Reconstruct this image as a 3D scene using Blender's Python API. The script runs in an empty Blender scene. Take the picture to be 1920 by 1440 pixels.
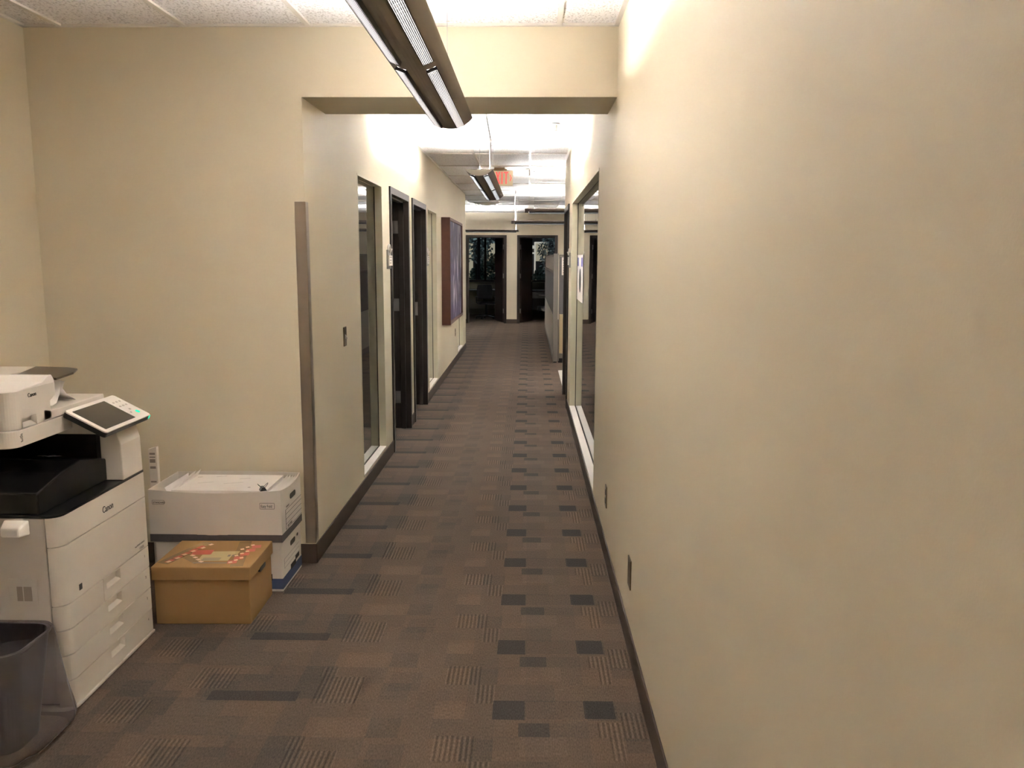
import bpy, bmesh, math, random
from mathutils import Vector, Matrix
random.seed(7)
S = bpy.context.scene
COL = S.collection
PI = math.pi

# ---------------------------------------------------------------- camera, world, exposure
F_PX, PITCH, YAW, ROLL, EYE = 1569.12, .1489, .0189, .0034, 1.6
cam = bpy.data.cameras.new('camera'); camo = bpy.data.objects.new('camera', cam); COL.objects.link(camo)
cam.sensor_fit = 'HORIZONTAL'; cam.sensor_width = 36; cam.lens = 36*F_PX/1920
cam.clip_start = .05; cam.clip_end = 200
fw = Vector((-math.sin(YAW)*math.cos(PITCH), math.cos(YAW)*math.cos(PITCH), -math.sin(PITCH)))
rt = Vector((math.cos(YAW), math.sin(YAW), 0)); up = rt.cross(fw)
r2 = math.cos(ROLL)*rt + math.sin(ROLL)*up; u2 = -math.sin(ROLL)*rt + math.cos(ROLL)*up
M = Matrix((r2, u2, -fw)).transposed().to_4x4(); M.translation = Vector((0, 0, EYE))
camo.matrix_world = M
S.camera = camo
S.view_settings.view_transform = 'Standard'; S.view_settings.look = 'None'
S.view_settings.gamma = 1; S.view_settings.exposure = 0.0; S.view_settings.use_curve_mapping = False
S.cycles.use_denoising = True
S.cycles.max_bounces = 14; S.cycles.diffuse_bounces = 8; S.cycles.glossy_bounces = 6
S.cycles.transmission_bounces = 8; S.cycles.transparent_max_bounces = 16
S.cycles.sample_clamp_indirect = 0
w = bpy.data.worlds.new('world'); S.world = w; w.use_nodes = True
w.node_tree.nodes['Background'].inputs[0].default_value = (.022, .026, .036, 1)
w.node_tree.nodes['Background'].inputs[1].default_value = 1.8
SLOT = 40.0         # brightness of the slots in the underside of each lamp
TUBE = 790.0        # brightness of the fluorescent tubes
TUBE_COL = (1.0, .985, .965); TUBE_COOL = (.98, .99, 1.0)   # warm lamps near the copier, cooler ones in the corridor

# ---------------------------------------------------------------- materials
def lin(c):
    return tuple(((x/255)/12.92 if x/255 <= .04045 else (((x/255)+.055)/1.055)**2.4) for x in c)
def nodes(name):
    m = bpy.data.materials.new(name); m.use_nodes = True
    nt = m.node_tree; return m, nt, nt.nodes['Principled BSDF']
def mat(name, c, rough=.6, metal=0, bump=0, bscale=60, var=0, vscale=8, spec=.5, alpha=1, trans=0, emis=None, es=0, coat=0):
    m, nt, b = nodes(name)
    c = lin(c) if max(c) > 1 else c
    b.inputs['Base Color'].default_value = (*c, 1)
    b.inputs['Roughness'].default_value = rough; b.inputs['Metallic'].default_value = metal
    b.inputs['Specular IOR Level'].default_value = spec
    b.inputs['Alpha'].default_value = alpha; b.inputs['Transmission Weight'].default_value = trans
    b.inputs['Coat Weight'].default_value = coat
    if emis: b.inputs['Emission Color'].default_value = (*emis, 1); b.inputs['Emission Strength'].default_value = es
    tc = nt.nodes.new('ShaderNodeTexCoord')
    if bump:
        n = nt.nodes.new('ShaderNodeTexNoise'); n.inputs['Scale'].default_value = bscale; n.inputs['Detail'].default_value = 4
        nt.links.new(tc.outputs['Object'], n.inputs['Vector'])
        bp = nt.nodes.new('ShaderNodeBump'); bp.inputs['Strength'].default_value = bump; bp.inputs['Distance'].default_value = .004
        nt.links.new(n.outputs['Fac'], bp.inputs['Height']); nt.links.new(bp.outputs[0], b.inputs['Normal'])
    n2 = nt.nodes.new('ShaderNodeTexNoise'); n2.inputs['Scale'].default_value = vscale; n2.inputs['Detail'].default_value = 3
    nt.links.new(tc.outputs['Object'], n2.inputs['Vector'])
    hs = nt.nodes.new('ShaderNodeMixRGB'); hs.blend_type = 'MULTIPLY'; hs.inputs[0].default_value = 1
    hs.inputs[1].default_value = (*c, 1)
    mr = nt.nodes.new('ShaderNodeMapRange'); v = max(var, .02)
    mr.inputs[3].default_value = 1-v; mr.inputs[4].default_value = 1+v
    nt.links.new(n2.outputs['Fac'], mr.inputs[0]); nt.links.new(mr.outputs[0], hs.inputs[2])
    nt.links.new(hs.outputs[0], b.inputs['Base Color'])
    return m

WALLC = (207, 195, 171)
m_wall = mat('wall_paint', WALLC, .55, bump=.10, bscale=260, var=.012, vscale=3, spec=.35)
m_black = mat('black_plastic', (20, 18, 18), .35, bump=.1, bscale=300)
m_base = mat('rubber_base', (74, 61, 54), .5, var=.06, spec=.3)
m_frame = mat('bronze_metal_frame', (50, 42, 38), .38, metal=.25, var=.05)
m_leaf = mat('dark_wood_leaf', (40, 27, 24), .4, var=.15, vscale=5)
m_trimp = mat('cream_frame_paint', (205, 196, 170), .45, var=.01)
m_gasket = mat('dark_gasket', (52, 44, 34), .6)
m_steel = mat('brushed_steel', (170, 156, 144), .34, metal=.9, bump=.05, bscale=400, var=.08, vscale=12)
m_hinge = mat('satin_hinge', (150, 145, 140), .4, metal=.7)
m_bronze = mat('bronze_plate', (92, 74, 52), .38, metal=.55)
m_white = mat('white_plastic', (214, 205, 196), .42, var=.01)
m_white2 = mat('white_paint_metal', (222, 214, 206), .5)
m_gridbar = mat('ceiling_bar', (214, 206, 196), .5)
m_lamp_out = mat('lamp_grey_metal', (134, 122, 114), .5, metal=.1, bump=.05, bscale=500)
m_lamp_in = mat('lamp_inner_metal', (110, 106, 102), .6)
m_baffle = mat('lamp_baffle', (40, 38, 36), .6)
m_louver = mat('lamp_louver', (84, 80, 78), .6)
m_louver2 = mat('dimmed_lamp_louver', (28, 28, 29), .6)  # copy of lamp_louver, darkened so the corridor strips look dim
m_cap = mat('lamp_end_cap', (244, 238, 230), .5)
m_wire = mat('steel_wire', (150, 148, 145), .35, metal=.7)
m_cord = mat('white_cord', (235, 230, 225), .5)
m_printer = mat('printer_shell', (206, 196, 184), .45, bump=.06, bscale=500, var=.01)
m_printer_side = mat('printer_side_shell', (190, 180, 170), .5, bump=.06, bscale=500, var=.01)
m_pblack = mat('printer_black', (14, 12, 12), .3, bump=.05, bscale=300)
m_seam = mat('printer_gap', (70, 60, 52), .6)
m_glyph = mat('dark_print', (45, 40, 38), .6)
m_screen = mat('panel_screen', (60, 55, 50), .15, coat=.3)
m_smoke = mat('smoked_tray', (62, 46, 32), .3, alpha=.93)
m_paper = mat('paper_sheet', (226, 218, 212), .8, var=.03, vscale=20)
m_cardw = mat('white_cardboard', (210, 200, 190), .75, bump=.08, bscale=120, var=.03)
m_cardk = mat('kraft_cardboard', (158, 122, 76), .75, bump=.1, bscale=100, var=.05, vscale=14)
m_bluep = mat('blue_printed_card', (66, 78, 112), .7)
m_greyp = mat('grey_printed_card', (84, 78, 78), .7, var=.15, vscale=60)
m_ink = mat('black_ink', (38, 32, 30), .7)
m_inkg = mat('grey_ink', (135, 125, 118), .7)
m_tape = mat('clear_tape', (200, 165, 110), .15, alpha=.45)
m_tred = mat('red_tape_print', (190, 88, 70), .4)
m_twhite = mat('white_tape_print', (228, 196, 168), .4)
m_label = mat('paper_label', (196, 178, 130), .6)
m_bin = mat('bin_body', (40, 34, 36), .5)
m_cubg = mat('cubicle_grey_fabric', (96, 93, 94), .85, bump=.2, bscale=400, var=.05, vscale=60)
m_cubf = mat('cubicle_frame', (112, 106, 100), .5, metal=.2)
m_cubl = mat('cubicle_pale_panel', (178, 170, 160), .8, bump=.1, bscale=300)
m_cubt = mat('cubicle_tan_panel', (176, 156, 122), .8, bump=.1, bscale=300)
m_dark = mat('dark_fabric', (30, 29, 34), .8, bump=.1, bscale=200)
m_desk = mat('desk_laminate', (58, 50, 46), .5)
m_mat = mat('pale_chair_mat', (196, 188, 180), .35)
m_walnut = mat('walnut_art_frame', (92, 54, 40), .45, var=.18, vscale=22)
m_exitb = mat('exit_sign_body', (188, 160, 124), .45)
m_exitf = mat('exit_sign_face', (208, 190, 152), .4, emis=(.8, .68, .48), es=.25)
m_exitr = mat('exit_red', (225, 60, 60), .5, emis=(1, .16, .14), es=.75)
m_officewall = mat('office_wall', (150, 142, 128), .7)
m_trunk = mat('bark', (48, 38, 30), .9)
m_leafg = mat('night_leaves', (46, 66, 56), .55, var=.5, vscale=2)
m_leaf_lit = mat('leaves_painted_lit', (150, 165, 160), .3, var=.3)  # pale colour stands in for lamplight glinting on the leaves
m_facade = mat('dark_facade', (44, 44, 48), .8)
m_lit = mat('lit_window_blind', (150, 142, 120), .7, emis=(.30, .27, .20), es=1.0)
m_litf = mat('lit_window_frame', (180, 175, 165), .6, emis=(.42, .40, .36), es=1.0)
m_lampbulb = mat('added_lamp_bulb', (255, 255, 255), .5, emis=(.8, .95, 1), es=14)

def emissive(name, col, s):
    m = bpy.data.materials.new(name); m.use_nodes = True; nt = m.node_tree
    for n in list(nt.nodes): nt.nodes.remove(n)
    o = nt.nodes.new('ShaderNodeOutputMaterial'); e = nt.nodes.new('ShaderNodeEmission')
    e.inputs[0].default_value = (*col, 1); e.inputs[1].default_value = s
    nt.links.new(e.outputs[0], o.inputs[0]); return m
m_tube = emissive('fluorescent_tube', TUBE_COL, TUBE)
m_slot = emissive('lamp_slot_glow', TUBE_COL, SLOT)
m_tube2 = emissive('cool_fluorescent_tube', TUBE_COOL, TUBE*1.4)
m_slot2 = emissive('cool_lamp_slot_glow', TUBE_COOL, SLOT*2.4)
m_down = emissive('downlight_glow', (1, .95, .88), 5)
m_led = emissive('green_led', (.05, 1, .6), 1.0)

# glass: mostly clear, mirror-like at a slant
def glass(name='clear_glass', tint=(.93, .96, .94)):
    m = bpy.data.materials.new(name); m.use_nodes = True; nt = m.node_tree
    for n in list(nt.nodes): nt.nodes.remove(n)
    o = nt.nodes.new('ShaderNodeOutputMaterial'); t = nt.nodes.new('ShaderNodeBsdfTransparent')
    g = nt.nodes.new('ShaderNodeBsdfGlossy'); g.inputs['Roughness'].default_value = .0
    g.inputs[0].default_value = (1, 1, 1, 1); t.inputs[0].default_value = (*tint, 1)
    f = nt.nodes.new('ShaderNodeFresnel'); f.inputs[0].default_value = 1.5
    mx = nt.nodes.new('ShaderNodeMixShader')
    nt.links.new(f.outputs[0], mx.inputs[0]); nt.links.new(t.outputs[0], mx.inputs[1]); nt.links.new(g.outputs[0], mx.inputs[2])
    nt.links.new(mx.outputs[0], o.inputs[0]); return m
m_glass = glass()

# translucent plastic bin liner
def liner_mat():
    m, nt, b = nodes('bin_liner_film')
    b.inputs['Base Color'].default_value = (*lin((158, 149, 150)), 1); b.inputs['Roughness'].default_value = .3
    t = nt.nodes.new('ShaderNodeBsdfTransparent'); t.inputs[0].default_value = (.80, .76, .74, 1)
    tr = nt.nodes.new('ShaderNodeBsdfTranslucent'); tr.inputs[0].default_value = (*lin((150, 141, 140)), 1)
    m1 = nt.nodes.new('ShaderNodeMixShader'); m1.inputs[0].default_value = .35
    m2 = nt.nodes.new('ShaderNodeMixShader'); m2.inputs[0].default_value = .62
    nt.links.new(b.outputs[0], m1.inputs[1]); nt.links.new(tr.outputs[0], m1.inputs[2])
    nt.links.new(m1.outputs[0], m2.inputs[1]); nt.links.new(t.outputs[0], m2.inputs[2])
    nt.links.new(m2.outputs[0], nt.nodes['Material Output'].inputs[0])
    n = nt.nodes.new('ShaderNodeTexNoise'); n.inputs['Scale'].default_value = 9; n.inputs['Detail'].default_value = 6
    tc = nt.nodes.new('ShaderNodeTexCoord'); mp = nt.nodes.new('ShaderNodeMapping'); mp.inputs[3].default_value = (1.6, 1.6, .35)
    nt.links.new(tc.outputs['Object'], mp.inputs[0]); nt.links.new(mp.outputs[0], n.inputs['Vector'])
    bp = nt.nodes.new('ShaderNodeBump'); bp.inputs['Strength'].default_value = .7; bp.inputs['Distance'].default_value = .012
    nt.links.new(n.outputs['Fac'], bp.inputs['Height']); nt.links.new(bp.outputs[0], b.inputs['Normal'])
    return m
m_liner = liner_mat()

# fissured ceiling tile
def tile_mat():
    m, nt, b = nodes('acoustic_tile'); b.inputs['Roughness'].default_value = .9
    geo = nt.nodes.new('ShaderNodeNewGeometry')
    n = nt.nodes.new('ShaderNodeTexNoise'); n.inputs['Scale'].default_value = 110; n.inputs['Detail'].default_value = 5
    mp = nt.nodes.new('ShaderNodeMapping'); mp.inputs[3].default_value = (1, .55, 1)
    nt.links.new(geo.outputs['Position'], mp.inputs[0]); nt.links.new(mp.outputs[0], n.inputs['Vector'])
    cr = nt.nodes.new('ShaderNodeValToRGB')
    cr.color_ramp.elements[0].position = .34; cr.color_ramp.elements[0].color = (*lin((192, 186, 181)), 1)
    cr.color_ramp.elements[1].position = .50; cr.color_ramp.elements[1].color = (*lin((232, 228, 225)), 1)
    nt.links.new(n.outputs['Fac'], cr.inputs[0]); nt.links.new(cr.outputs[0], b.inputs['Base Color'])
    bp = nt.nodes.new('ShaderNodeBump'); bp.inputs['Strength'].default_value = .55; bp.inputs['Distance'].default_value = .004
    nt.links.new(n.outputs['Fac'], bp.inputs['Height']); nt.links.new(bp.outputs[0], b.inputs['Normal'])
    return m
m_tile = tile_mat()

# patterned broadloom carpet: one repeat is .49 m along the corridor
def carpet_mat():
    m, nt, b = nodes('patterned_carpet'); b.inputs['Roughness'].default_value = .95
    b.inputs['Specular IOR Level'].default_value = .15
    L = nt.links
    def mth(op, a, c=None, d=None):
        n = nt.nodes.new('ShaderNodeMath'); n.operation = op
        for i, v in enumerate((a, c, d)):
            if v is None: continue
            if isinstance(v, (int, float)): n.inputs[i].default_value = v
            else: L.new(v, n.inputs[i])
        return n.outputs[0]
    geo = nt.nodes.new('ShaderNodeNewGeometry'); sp = nt.nodes.new('ShaderNodeSeparateXYZ')
    L.new(geo.outputs['Position'], sp.inputs[0]); X, Y = sp.outputs[0], sp.outputs[1]
    P = .4903
    xm = mth('SUBTRACT', mth('FLOORED_MODULO', mth('ADD', X, 1.75), 2.3), 1.75)
    ym = mth('FLOORED_MODULO', mth('SUBTRACT', Y, 2.727), P)
    def rect(x0, x1, y0, y1):
        a = mth('COMPARE', xm, (x0+x1)/2, (x1-x0)/2); c = mth('COMPARE', ym, (y0+y1)/2, (y1-y0)/2)
        return mth('MULTIPLY', a, c)
    def rects(lst):
        o = None
        for r in lst:
            q = rect(*r[:4]); q = mth('MULTIPLY', q, r[4]) if len(r) > 4 else q
            o = q if o is None else mth('MAXIMUM', o, q)
        return o
    dark = rects([(-.118, -.004, 0, .128, 1), (.209, .318, .012, .133, 1.05), (-.025, .082, .385, .470, .72), (-.004, .209, .005, .130, .32),
                  (.318, .4257, 0, .13, .22), (.336, .43, .30, .384, .30), (-.74, -.60, .15, .25, .12),
                  (-1.17, -.84, .105, .175, .95), (-1.22, -.735, .125, .300, .42), (-1.0, -.745, .30, .372, .30), (-.52, -.40, .19, .33, .22), (-.40, -.28, .08, .19, .10),
                  (-1.55, -1.28, .0, .17, .40), (-1.62, -1.36, .17, .38, .30), (-.118, .06, .30, .385, .12), (.082, .25, .385, .47, .15), (-1.38, -1.30, .38, .49, .3)])
    light = rects([(-.02, .137, .272, .385, .85), (-.72, -.56, .36, .47, .55), (-.60, -.48, .42, .49, .4), (-.33, -.20, .0, .095, .45), (-1.30, -.95, .39, .48, .35), (-1.28, -.88, .0, .09, .45),
                   (-.56, -.42, .0, .10, .3), (-.10, .20, .15, .26, .18), (-.32, -.20, .13, .23, .2)])
    ribm = rects([(-.308, -.172, .240, .385), (-.19, -.113, .106, .240), (.336, .415, .384, .4903), (.336, .415, 0, .055), (.249, .336, .384, .480),
                  (.285, .330, .256, .384), (-.795, -.735, .285, .365), (-.785, -.615, .095, .288), (-1.275, -1.12, .19, .345), (-1.50, -1.36, .435, .4903), (-1.50, -1.36, 0, .10)])
    stripe = mth('SINE', mth('MULTIPLY', X, 2*PI/.0172))
    # fine cells inside a repeat
    cx = mth('FLOOR', mth('DIVIDE', xm, .1085)); cy = mth('FLOOR', mth('DIVIDE', ym, P/4))
    cmb = nt.nodes.new('ShaderNodeCombineXYZ'); L.new(cx, cmb.inputs[0]); L.new(cy, cmb.inputs[1])
    wn = nt.nodes.new('ShaderNodeTexWhiteNoise'); wn.noise_dimensions = '2D'; L.new(cmb.outputs[0], wn.inputs['Vector'])
    # pile
    mp = nt.nodes.new('ShaderNodeMapping'); mp.inputs[3].default_value = (260, 75, 1); L.new(geo.outputs['Position'], mp.inputs[0])
    pn = nt.nodes.new('ShaderNodeTexNoise'); pn.inputs['Scale'].default_value = 1; pn.inputs['Detail'].default_value = 2; L.new(mp.outputs[0], pn.inputs['Vector'])
    ln = nt.nodes.new('ShaderNodeTexNoise'); ln.inputs['Scale'].default_value = 1.7; L.new(geo.outputs['Position'], ln.inputs['Vector'])
    base = nt.nodes.new('ShaderNodeMixRGB'); base.inputs[1].default_value = (*lin((90, 79, 69)), 1); base.inputs[2].default_value = (*lin((98, 82, 68)), 1)
    L.new(wn.outputs['Value'], base.inputs[0])
    k = mth('ADD', 1.0, mth('MULTIPLY', mth('SUBTRACT', wn.outputs['Value'], .5), .13))
    k = mth('MULTIPLY', k, mth('SUBTRACT', 1.0, mth('MULTIPLY', dark, .50)))
    k = mth('MULTIPLY', k, mth('ADD', 1.0, mth('MULTIPLY', light, .14)))
    k = mth('MULTIPLY', k, mth('ADD', 1.0, mth('MULTIPLY', ribm, mth('MULTIPLY', stripe, .30))))
    k = mth('MULTIPLY', k, mth('ADD', .36, mth('MULTIPLY', pn.outputs['Fac'], 1.28)))
    k = mth('MULTIPLY', k, mth('ADD', .86, mth('MULTIPLY', ln.outputs['Fac'], .28)))
    cool = nt.nodes.new('ShaderNodeMixRGB'); cool.inputs[2].default_value = (*lin((86, 85, 84)), 1)
    L.new(mth('MULTIPLY', dark, .55), cool.inputs[0]); L.new(base.outputs[0], cool.inputs[1])
    mul = nt.nodes.new('ShaderNodeVectorMath'); mul.operation = 'SCALE'; L.new(cool.outputs[0], mul.inputs[0]); L.new(k, mul.inputs['Scale'])
    L.new(mul.outputs[0], b.inputs['Base Color'])
    h = mth('ADD', mth('MULTIPLY', pn.outputs['Fac'], .6), mth('MULTIPLY', ribm, mth('MULTIPLY', stripe, .5)))
    bp = nt.nodes.new('ShaderNodeBump'); bp.inputs['Strength'].default_value = .6; bp.inputs['Distance'].default_value = .004
    L.new(h, bp.inputs['Height']); L.new(bp.outputs[0], b.inputs['Normal'])
    return m
m_carpet = carpet_mat()

def art_mat():
    m, nt, b = nodes('abstract_canvas'); b.inputs['Roughness'].default_value = .5; L = nt.links
    tc = nt.nodes.new('ShaderNodeTexCoord'); mp = nt.nodes.new('ShaderNodeMapping'); mp.inputs[3].default_value = (1, 4.0, .8)
    L.new(tc.outputs['Object'], mp.inputs[0])
    n = nt.nodes.new('ShaderNodeTexNoise'); n.inputs['Scale'].default_value = 2.6; n.inputs['Detail'].default_value = 6; n.inputs['Distortion'].default_value = .6
    L.new(mp.outputs[0], n.inputs['Vector'])
    cr = nt.nodes.new('ShaderNodeValToRGB'); e = cr.color_ramp.elements
    e[0].position = .38; e[0].color = (*lin((52, 26, 24)), 1); e[1].position = .66; e[1].color = (*lin((214, 206, 214)), 1)
    for p, c in ((.44, (44, 40, 82)), (.49, (84, 76, 112)), (.53, (50, 40, 60)), (.58, (92, 78, 96))):
        q = e.new(p); q.color = (*lin(c), 1)
    L.new(n.outputs['Fac'], cr.inputs[0]); L.new(cr.outputs[0], b.inputs['Base Color']); return m
m_art = art_mat()

# ---------------------------------------------------------------- mesh helpers
class MB:
    def __init__(s): s.b = bmesh.new()
    def quad(s, *pts):
        f = s.b.faces.new([s.b.verts.new(p) for p in pts]); return f
    def box(s, x0, x1, y0, y1, z0, z1):
        v = [s.b.verts.new((x, y, z)) for z in (z0, z1) for y in (y0, y1) for x in (x0, x1)]
        for f in ((0, 2, 3, 1), (4, 5, 7, 6), (0, 1, 5, 4), (2, 6, 7, 3), (0, 4, 6, 2), (1, 3, 7, 5)):
            s.b.faces.new([v[i] for i in f])
        return s
    def prism(s, poly, a, b, axis='z'):
        def P(p, t):
            return {'z': (p[0], p[1], t), 'y': (p[0], t, p[1]), 'x': (t, p[0], p[1])}[axis]
        A = [s.b.verts.new(P(p, a)) for p in poly]; B = [s.b.verts.new(P(p, b)) for p in poly]
        n = len(poly); s.b.faces.new(A[::-1]); s.b.faces.new(B)
        for i in range(n): s.b.faces.new((A[i], A[(i+1) % n], B[(i+1) % n], B[i]))
        return s
    def tube(s, pts, r, n=8, caps=True):
        rings = []; pts = [Vector(p) for p in pts]
        for i, p in enumerate(pts):
            d = (pts[min(i+1, len(pts)-1)] - pts[max(i-1, 0)]).normalized()
            a = d.orthogonal().normalized() if abs(d.z) < .99 else Vector((1, 0, 0)); a = (a - d*a.dot(d)).normalized()
            if rings: a = (prev - d*prev.dot(d)).normalized()
            prev = a; c = d.cross(a); rr = r[i] if isinstance(r, (list, tuple)) else r
            rings.append([s.b.verts.new(p + (a*math.cos(2*PI*k/n) + c*math.sin(2*PI*k/n))*rr) for k in range(n)])
        for i in range(len(rings)-1):
            for k in range(n): s.b.faces.new((rings[i][k], rings[i][(k+1) % n], rings[i+1][(k+1) % n], rings[i+1][k]))
        if caps: s.b.faces.new(rings[0][::-1]); s.b.faces.new(rings[-1])
        return s
    def loft(s, rings, close=True, cap0=False, cap1=False):
        R = [[s.b.verts.new(p) for p in r] for r in rings]; n = len(R[0])
        for i in range(len(R)-1):
            for k in range(n if close else n-1): s.b.faces.new((R[i][k], R[i][(k+1) % n], R[i+1][(k+1) % n], R[i+1][k]))
        if cap0: s.b.faces.new(R[0][::-1])
        if cap1: s.b.faces.new(R[-1])
        return s
    def lathe(s, prof, c=(0, 0, 0), n=24):
        return s.loft([[(c[0]+r*math.cos(2*PI*k/n), c[1]+r*math.sin(2*PI*k/n), c[2]+z) for k in range(n)] for r, z in prof], True, prof[0][0] > 1e-5, prof[-1][0] > 1e-5)
    def text(s, t, size, place, depth=.0006, sx=1, align='LEFT'):
        cu = bpy.data.curves.new('t', 'FONT'); cu.body = t; cu.size = size; cu.extrude = depth; cu.align_x = align
        o = bpy.data.objects.new('t', cu); COL.objects.link(o)
        dg = bpy.context.evaluated_depsgraph_get(); me = bpy.data.meshes.new_from_object(o.evaluated_get(dg))
        me.transform(Matrix.Diagonal((sx, 1, 1, 1))); me.transform(place); s.b.from_mesh(me)
        bpy.data.objects.remove(o); bpy.data.curves.remove(cu); bpy.data.meshes.remove(me); return s

def finish(o, label=None, cat=None, group=None, kind=None):
    if label: o['label'] = label
    if cat: o['category'] = cat
    if group: o['group'] = group
    if kind: o['kind'] = kind
    return o
def obj(name, mb, m, parent=None, bevel=0, smooth=False, label=None, cat=None, group=None, kind=None, sub=0, shift=True):
    bm = mb.b
    if parent is not None and shift:
        off = parent.location if parent.parent is None else parent.parent.location
        if parent.get('world_built'): bmesh.ops.translate(bm, verts=bm.verts, vec=-Vector(off))
    if not smooth or len(bm.faces) < 4000: bmesh.ops.recalc_face_normals(bm, faces=bm.faces)
    me = bpy.data.meshes.new(name); bm.to_mesh(me); bm.free()
    me.materials.append(m)
    if smooth:
        for p in me.polygons: p.use_smooth = True
    o = bpy.data.objects.new(name, me); COL.objects.link(o)
    if parent is not None:
        o.parent = parent
        if parent.get('world_built'): o['world_built'] = 1
    if bevel:
        q = o.modifiers.new('bevel', 'BEVEL'); q.width = bevel; q.segments = 2; q.limit_method = 'ANGLE'; q.angle_limit = .7
    if sub:
        q = o.modifiers.new('sub', 'SUBSURF'); q.levels = sub; q.render_levels = sub
    return finish(o, label, cat, group, kind)
def thing(name, label, cat, loc=(0, 0, 0), rz=0, group=None, world=False, kind=None):
    o = bpy.data.objects.new(name, None); COL.objects.link(o); o.location = loc; o.rotation_euler = (0, 0, rz)
    o.empty_display_size = .1
    if world: o['world_built'] = 1      # parts are modelled in room coordinates
    return finish(o, label, cat, group, kind)
def struct(name, mb, m, parent=None, bevel=0, kind='structure'):
    return obj(name, mb, m, parent, bevel, kind=kind if parent is None else None)
def rrect(x0, x1, y0, y1, r, n=6, corners=(1, 1, 1, 1)):
    """rounded rectangle outline, corners order: (x0,y0),(x1,y0),(x1,y1),(x0,y1)"""
    out = []
    for (cx, cy, a0, on) in ((x0, y0, PI, corners[0]), (x1, y0, 1.5*PI, corners[1]), (x1, y1, 0, corners[2]), (x0, y1, .5*PI, corners[3])):
        if not on: out.append((cx, cy)); continue
        ox = cx + (r if cx == x0 else -r); oy = cy + (r if cy == y0 else -r)
        for k in range(n+1):
            a = a0 + .5*PI*k/n; out.append((ox + r*math.cos(a), oy + r*math.sin(a)))
    return out
def MX(origin, xdir, ydir):
    x = Vector(xdir).normalized(); y = Vector(ydir).normalized(); z = x.cross(y)
    m = Matrix((x, y, z)).transposed().to_4x4(); m.translation = Vector(origin); return m
def copy_tree(o, parent=None):
    c = o.copy(); COL.objects.link(c); c.parent = parent
    for ch in list(o.children): copy_tree(ch, c)
    return c

# ---------------------------------------------------------------- the building
XR, XL, XRM, D1, T1, ZC, ZS, YE, D3 = .4257, -1.1135, -2.462, 4.229, .490, 2.704, 2.376, 14.95, 20.838
WT = .12; YR = 10.03; BB = .105; XMAX, XMIN = 5.2, -4.7; YB = -3.2

struct('floor', MB().box(XMIN-.2, XMAX+.2, YB-.2, 24.4, -.12, 0), m_carpet)
mb = MB(); TZ = ZC+.008
mb.box(XMIN-.2, XMAX+.2, YB-.2, 24.4, TZ, TZ+.1)
struct('ceiling', mb, m_tile)
# lay-in ceiling grid bars
mb = MB()
def bars(mb, x0, x1, y0, y1, px, dx, py, dy):
    k = math.ceil((x0-px)/dx)
    while px+k*dx < x1:
        x = px+k*dx; mb.box(max(x-.012, x0), min(x+.012, x1), y0, y1, ZC-.002, TZ); k += 1
    k = math.ceil((y0-py)/dy)
    while py+k*dy < y1:
        y = py+k*dy; mb.box(x0, x1, y-.012, y+.012, ZC-.0025, TZ); k += 1
bars(mb, XRM, XR, YB, D1, .140, .6035, 3.05, 1.21)
mb.box(XRM, XR, D1-.022, D1, ZC-.003, TZ); mb.box(XR-.022, XR, YB, D1, ZC-.003, TZ); mb.box(XRM, XRM+.022, YB, D1, ZC-.003, TZ)
struct('trim_1', mb, m_gridbar)
mb = MB()
bars(mb, XL, XR, D1+T1, YR, .011, .6035, 9.20, 1.21)
bars(mb, XL, XMAX, YR, YE, .011, .6035, 9.20, 1.21)
bars(mb, XMIN, XMAX, YE, D3, .011, .6035, 9.20, 1.21)
mb.box(XL, XL+.022, D1+T1, YE, ZC-.003, TZ); mb.box(XR-.022, XR, D1+T1, YR, ZC-.003, TZ); mb.box(XMIN, XMAX, D3-.022, D3, ZC-.003, TZ)
struct('trim_2', mb, m_gridbar)

def wall_run(mb, axis, p0, p1, a0, a1, ztop, openings):
    """wall slab running along axis ('y': x in p0..p1 / 'x': y in p0..p1) with rectangular openings (a0,a1,z0,z1)"""
    def bx(a, b, z0, z1):
        if b-a < 1e-4 or z1-z0 < 1e-4: return
        mb.box(p0, p1, a, b, z0, z1) if axis == 'y' else mb.box(a, b, p0, p1, z0, z1)
    c = a0
    for (s, e, z0, z1) in sorted(openings):
        bx(c, s, 0, ztop); bx(s, e, 0, z0); bx(s, e, z1, ztop); c = e
    bx(c, a1, 0, ztop)
ZW = ZC + .008
WZ0, WZ1 = .118, 2.144
WIN_L = [(5.537, 6.455), (9.365, 10.25), (13.22, 14.22)]
DOOR_L = [(6.785, 7.845), (8.08, 9.14)]         # outer edges of the casings
WIN_R = (5.21, 8.34); DOOR_R = (8.90, 9.90); CW = .05; DH = 2.166
ops = [(a, b, WZ0, WZ1) for a, b in WIN_L] + [(a+CW, b-CW, 0, DH-CW) for a, b in DOOR_L]
mb = MB(); wall_run(mb, 'y', XL-WT, XL, D1+T1, YE, ZW, ops); struct('wall_corridor_left', mb, m_wall)
mb = MB(); wall_run(mb, 'y', XR, XR+WT, YB, YR, ZW, [(WIN_R[0], WIN_R[1], WZ0, WZ1), (DOOR_R[0]+CW, DOOR_R[1]-CW, 0, DH-CW)]); struct('wall_right', mb, m_wall)
mb = MB(); mb.box(XRM-WT, XL, D1, D1+T1, 0, ZW); mb.box(XL, XR, D1, D1+T1, ZS, ZW); struct('wall_front', mb, m_wall)
struct('wall_left', MB().box(XRM-WT, XRM, YB, D1, 0, ZW), m_wall)
struct('wall_back', MB().box(XRM-WT, XR+WT, YB-WT, YB, 0, ZW), m_wall)
FD = [(-1.54, -.537), (-.280, .718)]             # casings of the two far office doors
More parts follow.
